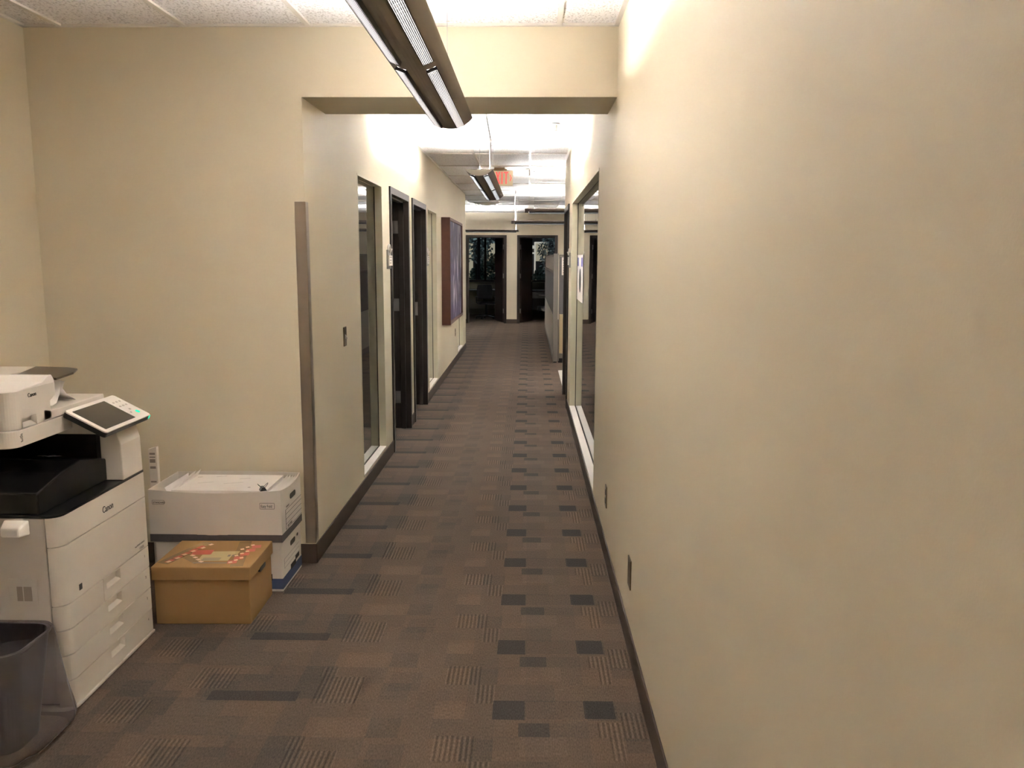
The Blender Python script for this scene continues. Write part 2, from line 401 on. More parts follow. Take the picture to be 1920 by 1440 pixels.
mb = MB(); wall_run(mb, 'x', D3, D3+WT, XMIN, XMAX, ZW, [(a+CW, b-CW, 0, DH-CW) for a, b in FD]); struct('wall_far', mb, m_wall)
# rooms off the corridor and the open office beyond
mb = MB(); mb.box(XMIN-WT, XMIN, D1+T1, 24.3, 0, ZW); mb.box(XMIN, XRM-WT, D1+.1, D1+T1, 0, ZW)
mb.box(XMIN, XL-WT, 7.90, 8.02, 0, ZW); mb.box(XMIN, XL-WT, 11.9, 12.02, 0, ZW); mb.box(XMIN, XL-WT, YE-WT, YE, 0, ZW)
struct('wall_office_left', mb, m_wall)
mb = MB(); mb.box(XMAX, XMAX+WT, 3.9, 24.3, 0, ZW); mb.box(XR+WT, XMAX, YR-.09, YR, 0, ZW); mb.box(XR+WT, XMAX, 3.9, 4.0, 0, ZW)
struct('wall_office_right', mb, m_wall)
mb = MB(); mb.box(-.47, -.35, D3+WT, 24.2, 0, ZW); struct('wall_office_divider', mb, m_officewall)
mb = MB(); wall_run(mb, 'x', 24.2, 24.32, XMIN, XMAX, ZW, [(-2.6, -.6, .93, 2.5), (-.2, 2.4, .93, 2.5)]); struct('wall_exterior', mb, m_officewall)

# baseboards
def basebd(name, pieces):
    mb = MB()
    for p in pieces: mb.box(*p, 0, BB)
    return struct(name, mb, m_base, bevel=.002)
t = .007
def runs(a0, a1, gaps):
    out = []; c = a0
    for s, e in sorted(gaps): out.append((c, s)); c = e
    out.append((c, a1)); return out
basebd('baseboard_left', [(XL, XL+t, a, b) for a, b in runs(D1-t, YE+t, DOOR_L)] + [(XL-WT, XL, YE, YE+t)])
basebd('baseboard_right', [(XR-t, XR, a, b) for a, b in runs(YB, YR, [DOOR_R])] + [(XR-t, XMAX, YR, YR+t)])
basebd('baseboard_front', [(XRM, XL+t, D1-t, D1), (XRM, XRM+t, YB, D1)])
basebd('baseboard_far', [(a, b, D3-t, D3) for a, b in runs(XMIN, XMAX, FD)])

# interior glazed panels
def window_unit(n, side, y0, y1):
    """frame around a fixed pane; side=-1 left wall, +1 right wall"""
    xw = XL if side < 0 else XR; s = side
    w = thing('window_%d' % n, None, None, (xw, (y0+y1)/2, WZ0), world=True, kind='structure')
    def X(d): return xw + s*d
    def bx(mb, d0, d1, *r):
        a, b = sorted((X(d0), X(d1))); mb.box(a, b, *r)
    mb = MB(); f = .014
    for d0, d1 in ((-.002, .052), (.060, .118)):
        bx(mb, d0, d1, y0, y0+f, WZ0, WZ1); bx(mb, d0, d1, y1-f, y1, WZ0, WZ1)
        bx(mb, d0, d1, y0, y1, WZ1-f, WZ1)
    obj('window_frame', mb, m_trimp, w)
    mb = MB(); bx(mb, -.004, .050, y0+.001, y1-.001, WZ0, WZ0+.016); bx(mb, .062, .118, y0+.001, y1-.001, WZ0, WZ0+.016)
    obj('window_sill', mb, m_white2, w, bevel=.001)
    mb = MB(); bx(mb, .050, .062, y0+f, y1-f, WZ0, WZ0+.010); bx(mb, .052, .060, y0, y0+f-.004, WZ0, WZ1); bx(mb, .052, .060, y1-f+.004, y1, WZ0, WZ1); bx(mb, .052, .060, y0, y1, WZ1-f+.004, WZ1)
    obj('gasket', mb, m_gasket, w)
    mb = MB(); d = .056
    mb.quad((X(d), y0+.008, WZ0+.008), (X(d), y1-.008, WZ0+.008), (X(d), y1-.008, WZ1-.008), (X(d), y0+.008, WZ1-.008))
    obj('pane', mb, m_glass, w)
    return w
for i, (a, b) in enumerate(WIN_L): window_unit(i+1, -1, a, b)
w4 = window_unit(4, 1, *WIN_R)
mb = MB(); mb.box(XR+.070, XR+.078, 6.0, 7.9, 2.085, 2.125); mb.box(XR+.088, XR+.112, 5.3, 8.25, 2.095, 2.128); obj('shade_track', mb, m_frame, w4, bevel=.001)
mb = MB(); mb.tube([(XR+.083, 5.6, 2.112), (XR+.083, 7.2, 2.112)], .005); obj('track_rod', mb, m_hinge, w4)

def door_unit(n, wall, a0, a1, hinge, swing, leafmat=m_leaf, strike=False):
    """wall: 'L','R' (corridor walls) or 'F' (far wall). Metal frame with casing, open leaf swung into the room.
    u runs along the wall, d is depth into the room"""
    if wall == 'L': P = lambda u, d, z: (XL-d, u, z); base = (XL, (a0+a1)/2, 0)
    elif wall == 'R': P = lambda u, d, z: (XR+d, u, z); base = (XR, (a0+a1)/2, 0)
    else: P = lambda u, d, z: (u, D3+d, z); base = ((a0+a1)/2, D3, 0)
    def bx(mb, u0, u1, d0, d1, z0, z1):
        a = P(u0, d0, z0); b = P(u1, d1, z1)
        mb.box(min(a[0], b[0]), max(a[0], b[0]), min(a[1], b[1]), max(a[1], b[1]), z0, z1)
    w = thing('door_%d' % n, None, None, base, world=True, kind='structure')
    mb = MB(); i0, i1, zt = a0+CW, a1-CW, DH-CW
    bx(mb, a0, i0+.002, -.014, 0, 0, DH); bx(mb, i1-.002, a1, -.014, 0, 0, DH); bx(mb, i0, i1, -.014, 0, zt-.002, DH)
    bx(mb, i0, i0+.006, -.014, .135, 0, zt); bx(mb, i1-.006, i1, -.014, .135, 0, zt); bx(mb, i0, i1, -.014, .135, zt-.006, zt)
    bx(mb, i0+.006, i0+.020, .035, .080, 0, zt-.006); bx(mb, i1-.020, i1-.006, .035, .080, 0, zt-.006); bx(mb, i0, i1, .035, .080, zt-.02, zt-.006)
    bx(mb, a0, i0, .121, .135, 0, DH); bx(mb, i1, a1, .121, .135, 0, DH)
    obj('door_frame', mb, m_frame, w, bevel=.0015)
    W = i1-i0-.03; hu = i0+.008 if hinge < 0 else i1-.008
    ang = swing; lf = MB(); th = .044
    # leaf in its own plane: along direction dir from the hinge
    du, dd = (-hinge)*math.cos(ang), math.sin(ang)         # swing 0 = shut, pi/2 = square to the wall
    nu, nd = -hinge*math.sin(ang), -math.cos(ang)
    def Q(s_, q_, z): return P(hu + du*s_ + nu*q_, .138 + dd*s_ + nd*q_, z)
    vs = [lf.b.verts.new(Q(s_, q_, z)) for z in (.012, zt-.010) for (s_, q_) in ((0.004, 0), (W, 0), (W, th), (0.004, th))]
    for f in ((0, 1, 2, 3), (4, 5, 6, 7), (0, 1, 5, 4), (1, 2, 6, 5), (2, 3, 7, 6), (3, 0, 4, 7)): lf.b.faces.new([vs[i] for i in f])
    leaf = obj('door_leaf', lf, leafmat, w, bevel=.002)
    # lever handle both faces
    hb = MB()
    for q0, sgn in ((0, -1), (th, 1)):
        c = Vector(Q(W-.065, q0, 1.03)); o_ = Vector(Q(W-.065, q0+sgn*.05, 1.03)); e_ = Vector(Q(W-.19, q0+sgn*.052, 1.03))
        hb.tube([c, c+(o_-c)*.14], .027, 16); hb.tube([c, o_, o_*.5+e_*.5, e_], [.010, .010, .009, .007], 8)
    hb.tube([Q(W-.065, -.004, 1.16), Q(W-.065, th+.004, 1.16)], .016, 12)
    obj('lever_handle', hb, m_steel, leaf, smooth=True)
    for z in (1.88, 1.17, .30):
        h = MB(); e = -hinge*.0065+ (0)
        uu0 = i0+.006 if hinge < 0 else i1-.0085
        bx(h, uu0, uu0+.0025, .086, .136, z-.058, z+.058)
        kx = hu - (-hinge)*.001
        h.tube([P(hu, .141, z-.058), P(hu, .141, z+.058)], .006, 8)
        v8 = [h.b.verts.new(Q(s_, q_, zz)) for zz in (z-.058, z+.058) for (s_, q_) in ((.0015, .002), (.0045, .002), (.0045, th-.004), (.0015, th-.004))]
        for f in ((0, 1, 2, 3), (4, 5, 6, 7), (0, 1, 5, 4), (1, 2, 6, 5), (2, 3, 7, 6), (3, 0, 4, 7)): h.b.faces.new([v8[i] for i in f])
        obj('hinge', h, m_hinge, w)
    if strike:
        h = MB(); uu0 = i1-.0085 if hinge < 0 else i0+.006
        bx(h, uu0, uu0+.0025, .084, .118, .985, 1.13); obj('strike_plate', h, m_hinge, w)
    return w
door_unit(1, 'L', *DOOR_L[0], hinge=1, swing=math.radians(93))
door_unit(2, 'L', *DOOR_L[1], hinge=-1, swing=math.radians(100), strike=True)
door_unit(3, 'R', *DOOR_R, hinge=1, swing=math.radians(92))
door_unit(4, 'F', *FD[0], hinge=1, swing=math.radians(75))
door_unit(5, 'F', *FD[1], hinge=-1, swing=math.radians(71))

# ---------------------------------------------------------------- pendant lamps
LW, LH, RIM = .200, .047, 2.226
LR = (LW*LW/4 + LH*LH)/(2*LH); LA = math.asin(LW/2/LR)
def arc(s, off=0):            # point on the underside of the trough at angle fraction s in -1..1
    a = s*LA; r = LR+off
    return (r*math.sin(a), RIM-LH+LR-r*math.cos(a))
def pendant(name, label, loc, rz, length=2.44, cord_end=None, group=None, wires=True, tube=None, slot=None):
    tube = tube or m_tube2; slot = slot or m_slot2
    w = thing(name, label, 'hanging lamp', (loc[0], loc[1], 0), rz, group)
    h = length/2; N = 20
    mb = MB(); o_ = [arc(-1+2*i/N) for i in range(N+1)]; i_ = [arc(-1+2*i/N, -.003) for i in range(N+1)][::-1]
    mb.prism(o_ + i_, -h, h, 'y')
    obj('housing', mb, m_lamp_out, w)
    mb = MB(); mb.loft([[(x, y, z) for x, z in [arc(-1+2*i/N, -.0045) for i in range(N+1)]] for y in (-h+.004, h-.004)], close=False)
    obj('reflector', mb, m_lamp_in, w)
    for s in (-1, 1):
        mb = MB(); top = [(arc(1)[0]*(1-2*k/8), RIM-.006*(1-(1-2*k/8)**2)) for k in range(9)]
        y0, y1 = sorted((s*h, s*(h+.004)))
        mb.prism([arc(-1+2*i/N, .001) for i in range(N+1)] + top[1:-1], y0, y1, 'y'); obj('end_cap', mb, m_cap, w)
    for yc in (-.25, .25):
        mb = MB(); mb.tube([(0, yc*length-length*.225, RIM-.018), (0, yc*length+length*.225, RIM-.018)], .008, 10)
        obj('fluorescent_tube', mb, tube, w, smooth=True)
    mb = MB(); y = -h+.055
    while y < h-.05:
        mb.quad((-.045, y, RIM-.030), (.045, y, RIM-.030), (.088, y, RIM+.003), (-.088, y, RIM+.003)); y += .032
    obj('cross_baffles', mb, m_baffle, w)
    # slotted light strips in the underside
    for s in (-1, 1):
        for yc in (-.25, .25):
            ya, yb = yc*length-length*.228, yc*length+length*.228
            mb = MB(); s0, s1 = s*.28, s*.56
            mb.loft([[(*arc(s0+(s1-s0)*k/4, .0008)[:1], y, arc(s0+(s1-s0)*k/4, .0008)[1]) for k in range(5)] for y in (ya, yb)], close=False)
            st = obj('light_strip', mb, slot, w)
            mb = MB()
            for k in range(8):
                a = arc(s0+(s1-s0)*k/7, .0112); hh = .0012
                if k in (0, 7):
                    sk = s0+(s1-s0)*k/7; mb.prism([arc(sk-.014, 0), arc(sk+.014, 0), arc(sk+.014, .0125), arc(sk-.014, .0125)], ya, yb, 'y'); continue
                mb.box(a[0]-.0009, a[0]+.0009, ya, yb, a[1]-hh, a[1]+hh)
            y = ya
            while y < yb:
                pa = arc(s0, .0008); pb = arc(s1, .0008); qa = arc(s0, .0108); qb = arc(s1, .0108)
                mb.quad((pa[0], y, pa[1]), (pb[0], y, pb[1]), (qb[0], y, qb[1]), (qa[0], y, qa[1])); y += .030
            obj('louver', mb, m_louver if slot is m_slot else m_louver2, st)
    if wires:
        for y in (-h+.12, h-.12) if length > 2 else (0,):
            mb = MB(); mb.tube([(0, y, RIM-.01), (0, y, ZC)], .0012, 6); mb.tube([(0, y, ZC-.012), (0, y, ZC)], .014, 12)
            mb.tube([(0, y, RIM-.008), (0, y, RIM+.030)], .006, 8); mb.tube([(-.02, y, RIM-.004), (0, y, RIM+.03)], .0015, 6); mb.tube([(.02, y, RIM-.004), (0, y, RIM+.03)], .0015, 6)
            obj('hanging_wire', mb, m_wire, w)
    if cord_end:
        y = cord_end*(h-.06); x = LW*.40; mb = MB()
        pts = [(x*.55, y-cord_end*.02, ZC-.002), (x*.6, y, ZC-.08), (x*.85, y+cord_end*.01, ZC-.20), (x*1.02, y, ZC-.27), (x*.98, y, ZC-.36), (x, y, RIM-.005)]
        mb.tube(pts, .0065, 8); mb.tube([pts[3], (pts[3][0], pts[3][1], pts[3][2]-.02)], .012, 10); obj('power_cord', mb, m_cord, w, smooth=True)
        mb = MB(); mb.lathe([(.0, 0), (.055, 0), (.055, .004), (.02, .02), (0, .02)], (x*.55, y-cord_end*.02, ZC-.022)); obj('ceiling_canopy', mb, m_cap, w, smooth=True)
    return w
LX = -.355
pendant('pendant_lamp', 'long grey trough pendant lamp nearest the camera, in front of the corridor opening', (LX, 3.90-1.22), 0, cord_end=-1, tube=m_tube, slot=m_slot)
pendant('pendant_lamp', 'trough pendant lamp in line with the nearest one, behind the viewpoint', (LX, -1.75), 0, tube=m_tube, slot=m_slot)
pendant('pendant_lamp', 'grey trough pendant lamp hanging lengthwise inside the corridor, before the exit sign', (LX, 7.34), 0, length=2.54, cord_end=-1)
pendant('pendant_lamp', 'pendant lamp hung crosswise just past the right corridor wall, nearest of the crosswise lamps', (-.05+1.22, 10.95), PI/2, cord_end=None)
pendant('pendant_lamp', 'second crosswise pendant lamp, in the middle above the grey cubicle panels', (-.29+1.22, 14.4), PI/2, cord_end=1)
pendant('pendant_lamp', 'farthest crosswise pendant lamp, above the left one of the two far office doors', (-.22-1.22, 18.9), PI/2, cord_end=-1)
pendant('pendant_lamp', 'added unseen pendant lamp over the open office, further right in the nearest crosswise row', (3.75, 10.95), PI/2)  # hidden by the right wall, added to brighten the far floor
pendant('pendant_lamp', 'added unseen crosswise pendant lamp deep in the open office, right of the farthest door', (2.1, 18.4), PI/2, cord_end=-1)  # also out of sight, adds light to the far floor

# ---------------------------------------------------------------- ceiling fittings
def exit_sign():
    y = 10.6; xr, xl, zt, zb = -.197, -.505, 2.668, 2.488
    w = thing('exit_sign', 'beige exit sign with red letters and right arrow behind the corridor pendant lamp', 'exit sign', ((xl+xr)/2, y, zb), world=True)
    mb = MB(); mb.prism(rrect(xl, xr, zb, zt, .008, 3), y-.010, y+.010, 'y'); obj('sign_panel', mb, m_exitf, w)
    mb = MB(); mb.box(xl+.02, xr-.075, y-.028, y+.028, zt-.001, zt+.022); mb.box(-.43, -.30, y-.03, y+.03, zt+.02, ZC); obj('mounting_bracket', mb, m_exitb, w, bevel=.003)
    mb = MB(); mb.box(xr-.10, xr-.002, y-.012, y+.012, zt-.001, zt+.008); mb.box(xr-.003, xr+.001, y-.012, y+.012, zb, zt); mb.box(xl, xr, y-.012, y+.012, zb-.003, zb); obj('sign_edge', mb, m_white2, w)
    mb = MB(); ZL, ZH = zb+.022, zt-.012; f = y-.0115; b = y-.0102; sw = .017
    def bar(x0, x1, z0, z1): mb.box(x0, x1, f, b, z0, z1)
    def dia(x0, z0, x1, z1, t_=sw): mb.prism([(x0-t_/2, z0), (x0+t_/2, z0), (x1+t_/2, z1), (x1-t_/2, z1)], f, b, 'y')
    x = xl+.022; lw = .058; gp = .013
    bar(x, x+sw, ZL, ZH); [bar(x, x+lw, z, z+sw) for z in (ZL, (ZL+ZH-sw)/2, ZH-sw)]
    x += lw+gp; dia(x+sw/2, ZL, x+lw-sw/2, ZH); dia(x+lw-sw/2, ZL, x+sw/2, ZH)
    x += lw+gp; bar(x, x+sw, ZL, ZH)
    x += sw+gp; bar(x, x+lw, ZH-sw, ZH); bar(x+lw/2-sw/2, x+lw/2+sw/2, ZL, ZH)
    obj('exit_letters', mb, m_exitr, w)
    mb = MB(); zc = (ZL+ZH)/2; x0 = xr-.042; x1 = xr-.014
    for z in (zc+.036, zc-.036): mb.prism([(x0, z), (x0+.008, z+(.006 if z > zc else -.006)), (x1, zc), (x1-.011, zc)], f, b, 'y')
    obj('arrow', mb, m_exitr, w)
exit_sign()
def sprinkler(label, x, y, s=1):
    w = thing('fire_sprinkler', label, 'sprinkler', (x, y, ZC))
    mb = MB(); mb.lathe([(0, -.006), (.036*s, -.006), (.038*s, 0)]); obj('escutcheon', mb, m_gridbar, w, smooth=True)
    mb = MB(); mb.lathe([(0, -.05*s), (.010, -.05*s), (.012, -.02), (.012, -.004)], n=12); mb.lathe([(0, -.056*s), (.030*s, -.053*s), (.030*s, -.051*s), (0, -.049*s)], n=12); obj('deflector', mb, m_hinge, w)
sprinkler('small pendent fire sprinkler in the bright corridor ceiling just behind the opening beam', .22, 7.2)
sprinkler('fire sprinkler at the ceiling past the exit sign, above the corridor mouth', .008, 10.75, 1.5)
sprinkler('fire sprinkler at the ceiling far beyond the exit sign, left of the middle', -.213, 13.95, 1.2)
w = thing('recessed_downlight', 'round recessed downlight glowing in the ceiling just past the right corridor wall', 'downlight', (.33, 12.5, ZC))
mb = MB(); mb.lathe([(.085, -.001), (.10, -.006), (.125, -.006), (.13, 0)], n=32); obj('trim_ring', mb, m_gridbar, w, smooth=True)
mb = MB(); mb.lathe([(0, -.0025), (.09, -.0025)], n=32); obj('lens', mb, m_down, w)
w = thing('ceiling_vent', 'square white air vent in the ceiling before the far left door', 'air vent', (-.85, 17.3, ZC))
mb = MB()
for k, r in enumerate((.29, .22, .15, .08)):
    z0 = -.004-.008*k
    mb.loft([[(-r, -r, z0), (r, -r, z0), (r, r, z0), (-r, r, z0)], [(-r+.05, -r+.05, z0-.016), (r-.05, -r+.05, z0-.016), (r-.05, r-.05, z0-.016), (-r+.05, r-.05, z0-.016)]])
obj('diffuser', mb, m_gridbar, w)
mb = MB(); mb.box(-.30, .30, -.30, .30, -.004, -.001); obj('vent_plate', mb, m_white2, w)

# ---------------------------------------------------------------- corner guard, switches, outlets
mb = MB(); g = .052; e = .0035
mb.prism([(XL-g, D1-e), (XL+e, D1-e), (XL+e, D1+g), (XL, D1+g), (XL, D1), (XL-g, D1)], BB+.004, 1.876, 'z')
obj('corner_guard', mb, m_steel, bevel=.0012, label='brushed steel corner guard on the left corner of the corridor opening', cat='corner guard')
def plate(name, label, cat, x, y, z, s, kind):
    w = thing(name, label, cat, (x, y, z))
    a, b = sorted((0, s*.005)); mb = MB(); mb.prism(rrect(-.0365, .0365, -.0585, .0585, .004, 3), a, b, 'x'); obj('cover_plate', mb, m_bronze, w, bevel=.001)
    if kind == 'switch':
        mb = MB(); mb.loft([[(s*.004, -.006, -.013), (s*.004, .006, -.013), (s*.004, .006, .013), (s*.004, -.006, .013)], [(s*.020, -.004, -.014), (s*.020, .004, -.014), (s*.016, .004, -.004), (s*.016, -.004, -.004)]], cap1=True)
        obj('toggle', mb, m_white, w)
    else:
        for zz in (-.024, .024):
            mb = MB(); a, b = sorted((s*.004, s*.0075)); mb.prism(rrect(-.015, .015, zz-.016, zz+.016, .009, 4), a, b, 'x'); r = obj('receptacle', mb, m_seam if kind == 'outlet' else m_bronze, w)
            mb = MB(); a, b = sorted((s*.0072, s*.0078)); mb.box(a, b, -.008, -.005, zz-.003, zz+.007); mb.box(a, b, .005, .008, zz-.003, zz+.007); obj('slot', mb, m_black, r)
plate('light_switch', 'bronze light switch with a white toggle on the left corridor wall', 'light switch', XL, 5.05, 1.128, 1, 'switch')
plate('wall_outlet', 'bronze wall outlet low on the right wall, the one just before the big glazed panel', 'outlet', XR, 4.355, .342, -1, 'outlet')
w = thing('blank_wall_plate', 'plain bronze plate low on the right wall, nearer the camera than the outlet', 'wall plate', (XR, 3.295, .325))
mb = MB(); mb.prism(rrect(-.042, .042, -.062, .062, .004, 3), -.005, 0, 'x'); obj('cover_plate', mb, m_bronze, w, bevel=.001)
for z in (-.048, .048): mb = MB(); mb.tube([(-.0065, 0, z), (-.004, 0, z)], .003, 8); obj('screw', mb, m_hinge, w)
plate('wall_outlet', 'bronze wall outlet on the left corridor wall below the right edge of the painting', 'outlet', XL, 12.76, .48, 1, 'outlet')

# name plates with clips beside the doors
def nameplate(label, x, y, z, s, group=None):
    w = thing('door_nameplate', label, 'name plate', (x, y, z), group=group)
    mb = MB(); a, b = sorted((0, s*.012)); mb.prism(rrect(-.08, .08, -.075, .075, .006, 3), a, b, 'x'); obj('backing', mb, m_hinge, w, bevel=.001)
    mb = MB(); a, b = sorted((s*.012, s*.022)); mb.box(a, b, -.075, .075, -.05, .03); obj('name_card', mb, m_white2, w, bevel=.001)
    mb = MB(); a, b = sorted((s*.0215, s*.0225)); [mb.box(a, b, -.055, .055-.02*k, .012-.022*k, .018-.022*k) for k in range(3)]; obj('card_text', mb, m_inkg, w)
    mb = MB(); mb.tube([(s*.010, .045*math.cos(a_), .070+.042*math.sin(a_)) for a_ in [PI*k/10 for k in range(11)]], .009, 8); mb.tube([(s*.012, 0, .05), (s*.026, 0, .085)], .010, 8); obj('clip', mb, m_white, w, smooth=True)
nameplate('silver name plate with arched clip just left of the first left-hand door', XL, 6.70, 1.590, 1)
nameplate('silver name plate with arched clip just right of the second left-hand door', XL, 9.24, 1.590, 1)
nameplate('silver name plate on the right corridor wall between the glazed panel and the door', XR, 8.62, 1.585, -1)

# painting
def painting():
    y0, y1, z0, z1, d = 10.80, 12.83, .745, 2.115, .115
    w = thing('framed_painting', 'tall abstract violet painting in a deep walnut box frame on the left wall', 'painting', (XL, (y0+y1)/2, z0), world=True)
    mb = MB(); t_ = .035
    for r in ((y0, y0+t_, z0, z1), (y1-t_, y1, z0, z1), (y0+t_, y1-t_, z0, z0+t_), (y0+t_, y1-t_, z1-t_, z1)): mb.box(XL+.002, XL+d, *r)
    obj('frame', mb, m_walnut, w, bevel=.002)
    mb = MB(); mb.box(XL+.004, XL+d-.018, y0+t_+.004, y1-t_-.004, z0+t_+.004, z1-t_-.004); obj('canvas', mb, m_art, w)
painting()

# poster on the big right-hand pane
w = thing('paper_poster', 'white printed poster with blue heading and dark round picture taped to the right glazed panel', 'poster', (XR+.052, 7.8, 1.42))
mb = MB(); mb.box(-.0012, 0, -.40, .42, -.21, .215); obj('sheet', mb, m_paper, w)
m_pblue = mat('poster_blue', (92, 88, 160), .6)
for a in (-.36, .2): mb = MB(); mb.box(-.0018, -.0012, a, a+.19, .11, .19); obj('heading', mb, m_pblue, w)
mb = MB(); mb.prism([(-.02+.15*math.cos(2*PI*k/24), -.02+.11*math.sin(2*PI*k/24)) for k in range(24)], -.0018, -.0012, 'x'); obj('picture', mb, m_ink, w)

# pale mat past the right corridor wall
mb = MB(); mb.prism(rrect(XR+.012, 1.5, 10.12, 12.0, .04, 4), .0005, .006, 'z')
obj('chair_mat', mb, m_mat, label='pale chair mat on the carpet just past the right corridor wall', cat='floor mat', bevel=.001)

# ---------------------------------------------------------------- cubicles
def cubicle():
    x0, y0 = .385, 12.9; y1 = 19.3; H_ = 1.665
    w = thing('cubicle_partition', 'grey fabric cubicle partition with pale lower panels along the right of the far walkway', 'cubicle partition', (x0, y0, 0), world=True)
    mb = MB(); mb.box(x0, x0+.075, y0, y0+.075, .02, H_+.01); mb.box(x0, x0+.07, y1-.07, y1, .02, H_)
    mb.box(x0+.004, x0+.066, y0+.07, y1-.07, H_-.025, H_); mb.box(x0+.004, x0+.066, y0+.07, y1-.07, .03, .10); mb.box(x0-.001, x0+.071, y0+.07, y1-.07, 1.375, 1.405)
    obj('panel_frame', mb, m_cubf, w, bevel=.003)
    n = 4; L_ = (y1-y0-.14)/n
    for k in range(n):
        a = y0+.075+k*L_; b = a+L_-.012
        mb = MB(); mb.box(x0+.004, x0+.066, a, b, .725, 1.372); obj('fabric_panel', mb, m_cubg, w, bevel=.006)
        mb = MB(); mb.box(x0+.012, x0+.058, a, b, 1.408, H_-.027); obj('upper_panel', mb, m_cubf, w, bevel=.006)
        mb = MB(); mb.box(x0+.002, x0+.068, a, b, .105, .720); obj('lower_panel', mb, m_cubl, w, bevel=.006)
    mb = MB(); mb.box(x0+.01, x0+.06, y0+.01, y1-.01, 0, .03); obj('kick_strip', mb, m_black, w)
    w = thing('cubicle_partition', 'end cubicle panel facing the camera, grey above and tan below with a taped notice', 'cubicle partition', (x0+.085, y0+.02, 0), world=True)
    a, b, f = x0+.085, 2.4, y0+.012
    mb = MB(); mb.box(a, b, f, f+.06, H_-.03, H_-.005); mb.box(a, b, f, f+.06, .07, .145); mb.box(a, a+.012, f, f+.06, .03, H_-.005); mb.box(a+.9, a+.92, f, f+.06, .03, H_-.005); mb.box(b-.02, b, f, f+.06, .03, H_-.005); obj('panel_frame', mb, m_cubf, w, bevel=.003)
    for p, q in ((a+.013, a+.898), (a+.922, b-.022)):
        mb = MB(); mb.box(p, q, f+.004, f+.056, .755, H_-.033); obj('fabric_panel', mb, m_cubg, w, bevel=.006)
        mb = MB(); mb.box(p, q, f+.002, f+.058, .148, .750); obj('lower_panel', mb, m_cubt, w, bevel=.006)
    mb = MB(); mb.box(a, b, f+.01, f+.05, 0, .07); obj('kick_strip', mb, m_black, w)
    w = thing('taped_notice', 'white printed notice taped to the grey end panel of the cubicles', 'paper notice', (a+.04, f+.004, 1.36), world=True)
    mb = MB(); mb.box(a+.04, a+.33, f+.0022, f+.0034, 1.35, 1.62); obj('sheet', mb, m_paper, w)
    mb = MB()
    for k in range(6): mb.box(a+.06, a+.30-.03*(k % 3), f+.0014, f+.0022, 1.38+.037*k, 1.395+.037*k)
    obj('print', mb, m_inkg, w)
cubicle()

# ---------------------------------------------------------------- far offices
def swivel_chair(label, x, y, rz):
    w = thing('office_chair', label, 'office chair', (x, y, 0), rz)
    mb = MB(); mb.prism(rrect(-.24, .24, -.23, .24, .09, 6), .45, .53, 'z'); obj('seat', mb, m_dark, w, bevel=.02)
    mb = MB(); R_ = []
    for k in range(8):
        z = .60+.44*k/7; hw = .20+.04*math.sin(PI*k/7*.9+.2); c = .045*math.sin(PI*k/7)
        R_.append([(-hw, .27, z), (-hw*.5, .30+c*.3, z), (0, .31+c*.3, z), (hw*.5, .30+c*.3, z), (hw, .27, z), (hw, .22, z), (hw*.5, .245, z), (0, .255, z), (-hw*.5, .245, z), (-hw, .22, z)])
    mb.loft(R_, cap0=True, cap1=True); obj('backrest', mb, m_dark, w, smooth=True, bevel=.01)
    mb = MB(); mb.tube([(0, .1, .44), (0, .30, .44), (0, .33, .55), (0, .31, .75)], .02, 8); obj('back_support', mb, m_black, w)
    mb = MB(); mb.tube([(0, 0, .10), (0, 0, .45)], [.03, .022], 12); obj('gas_lift', mb, m_black, w)
    for s in (-1, 1):
        mb = MB(); mb.tube([(s*.24, .05, .47), (s*.29, .05, .50), (s*.29, .05, .66)], .014, 8); mb.box(s*.29-.03, s*.29+.03, -.10, .14, .66, .685); obj('armrest', mb, m_black, w)
    mb = MB()
    for k in range(5):
        a = 2*PI*k/5+.3; mb.tube([(0, 0, .10), (.30*math.cos(a), .30*math.sin(a), .065)], [.028, .016], 8)
    obj('star_base', mb, m_black, w)
    CH = w
    for k in range(5):
        a = 2*PI*k/5+.3; mb = MB(); c = Vector((.30*math.cos(a), .30*math.sin(a), .03)); d = Vector((-math.sin(a), math.cos(a), 0)); mb.tube([c-d*.022, c+d*.022], .03, 12); obj('caster', mb, m_black, w)
    return w
swivel_chair('dark fabric swivel chair at the desk behind the left far door', -1.12, 22.45, .25).scale = (.9, .9, .86)
def desk(label, x0, x1, y0, y1, drawer):
    w = thing('office_desk', label, 'desk', ((x0+x1)/2, (y0+y1)/2, 0), world=True)
    mb = MB(); mb.box(x0, x1, y0, y1, .70, .735); obj('desktop', mb, m_desk, w, bevel=.004)
    for p in (x0+.02, x1-.06): mb = MB(); mb.box(p, p+.04, y0+.05, y1-.05, 0, .70); obj('leg_panel', mb, m_desk, w)
    mb = MB(); mb.box(x0+.06, x1-.06, y1-.10, y1-.08, .18, .70); obj('modesty_panel', mb, m_cubl if not drawer else m_desk, w)
    if drawer:
        a = x0+.08; mb = MB(); mb.box(a, a+.62, y0+.02, y0+.5, .52, .69); d = obj('drawer', mb, m_cubf, w, bevel=.003)
        mb = MB(); mb.tube([(a+.2, y0+.02, .60), (a+.2, y0-.01, .60), (a+.40, y0-.01, .60), (a+.40, y0+.02, .60)], .006, 8); obj('pull', mb, m_steel, d)
desk('desk under the night window behind the left far door', -2.5, -.62, 23.3, 24.05, False)
desk('desk with a drawer under the night window behind the right far door', .02, 1.9, 23.0, 23.75, True)
w = thing('waste_bin', 'dark waste bin with a shiny crumpled liner under the right office desk', 'waste bin', (.42, 22.75, 0))
mb = MB(); mb.lathe([(.0, 0), (.11, 0), (.14, .30), (.135, .30), (.105, .01), (0, .01)], n=20); obj('bin_body', mb, m_black, w, smooth=True)
mb = MB(); rg = []
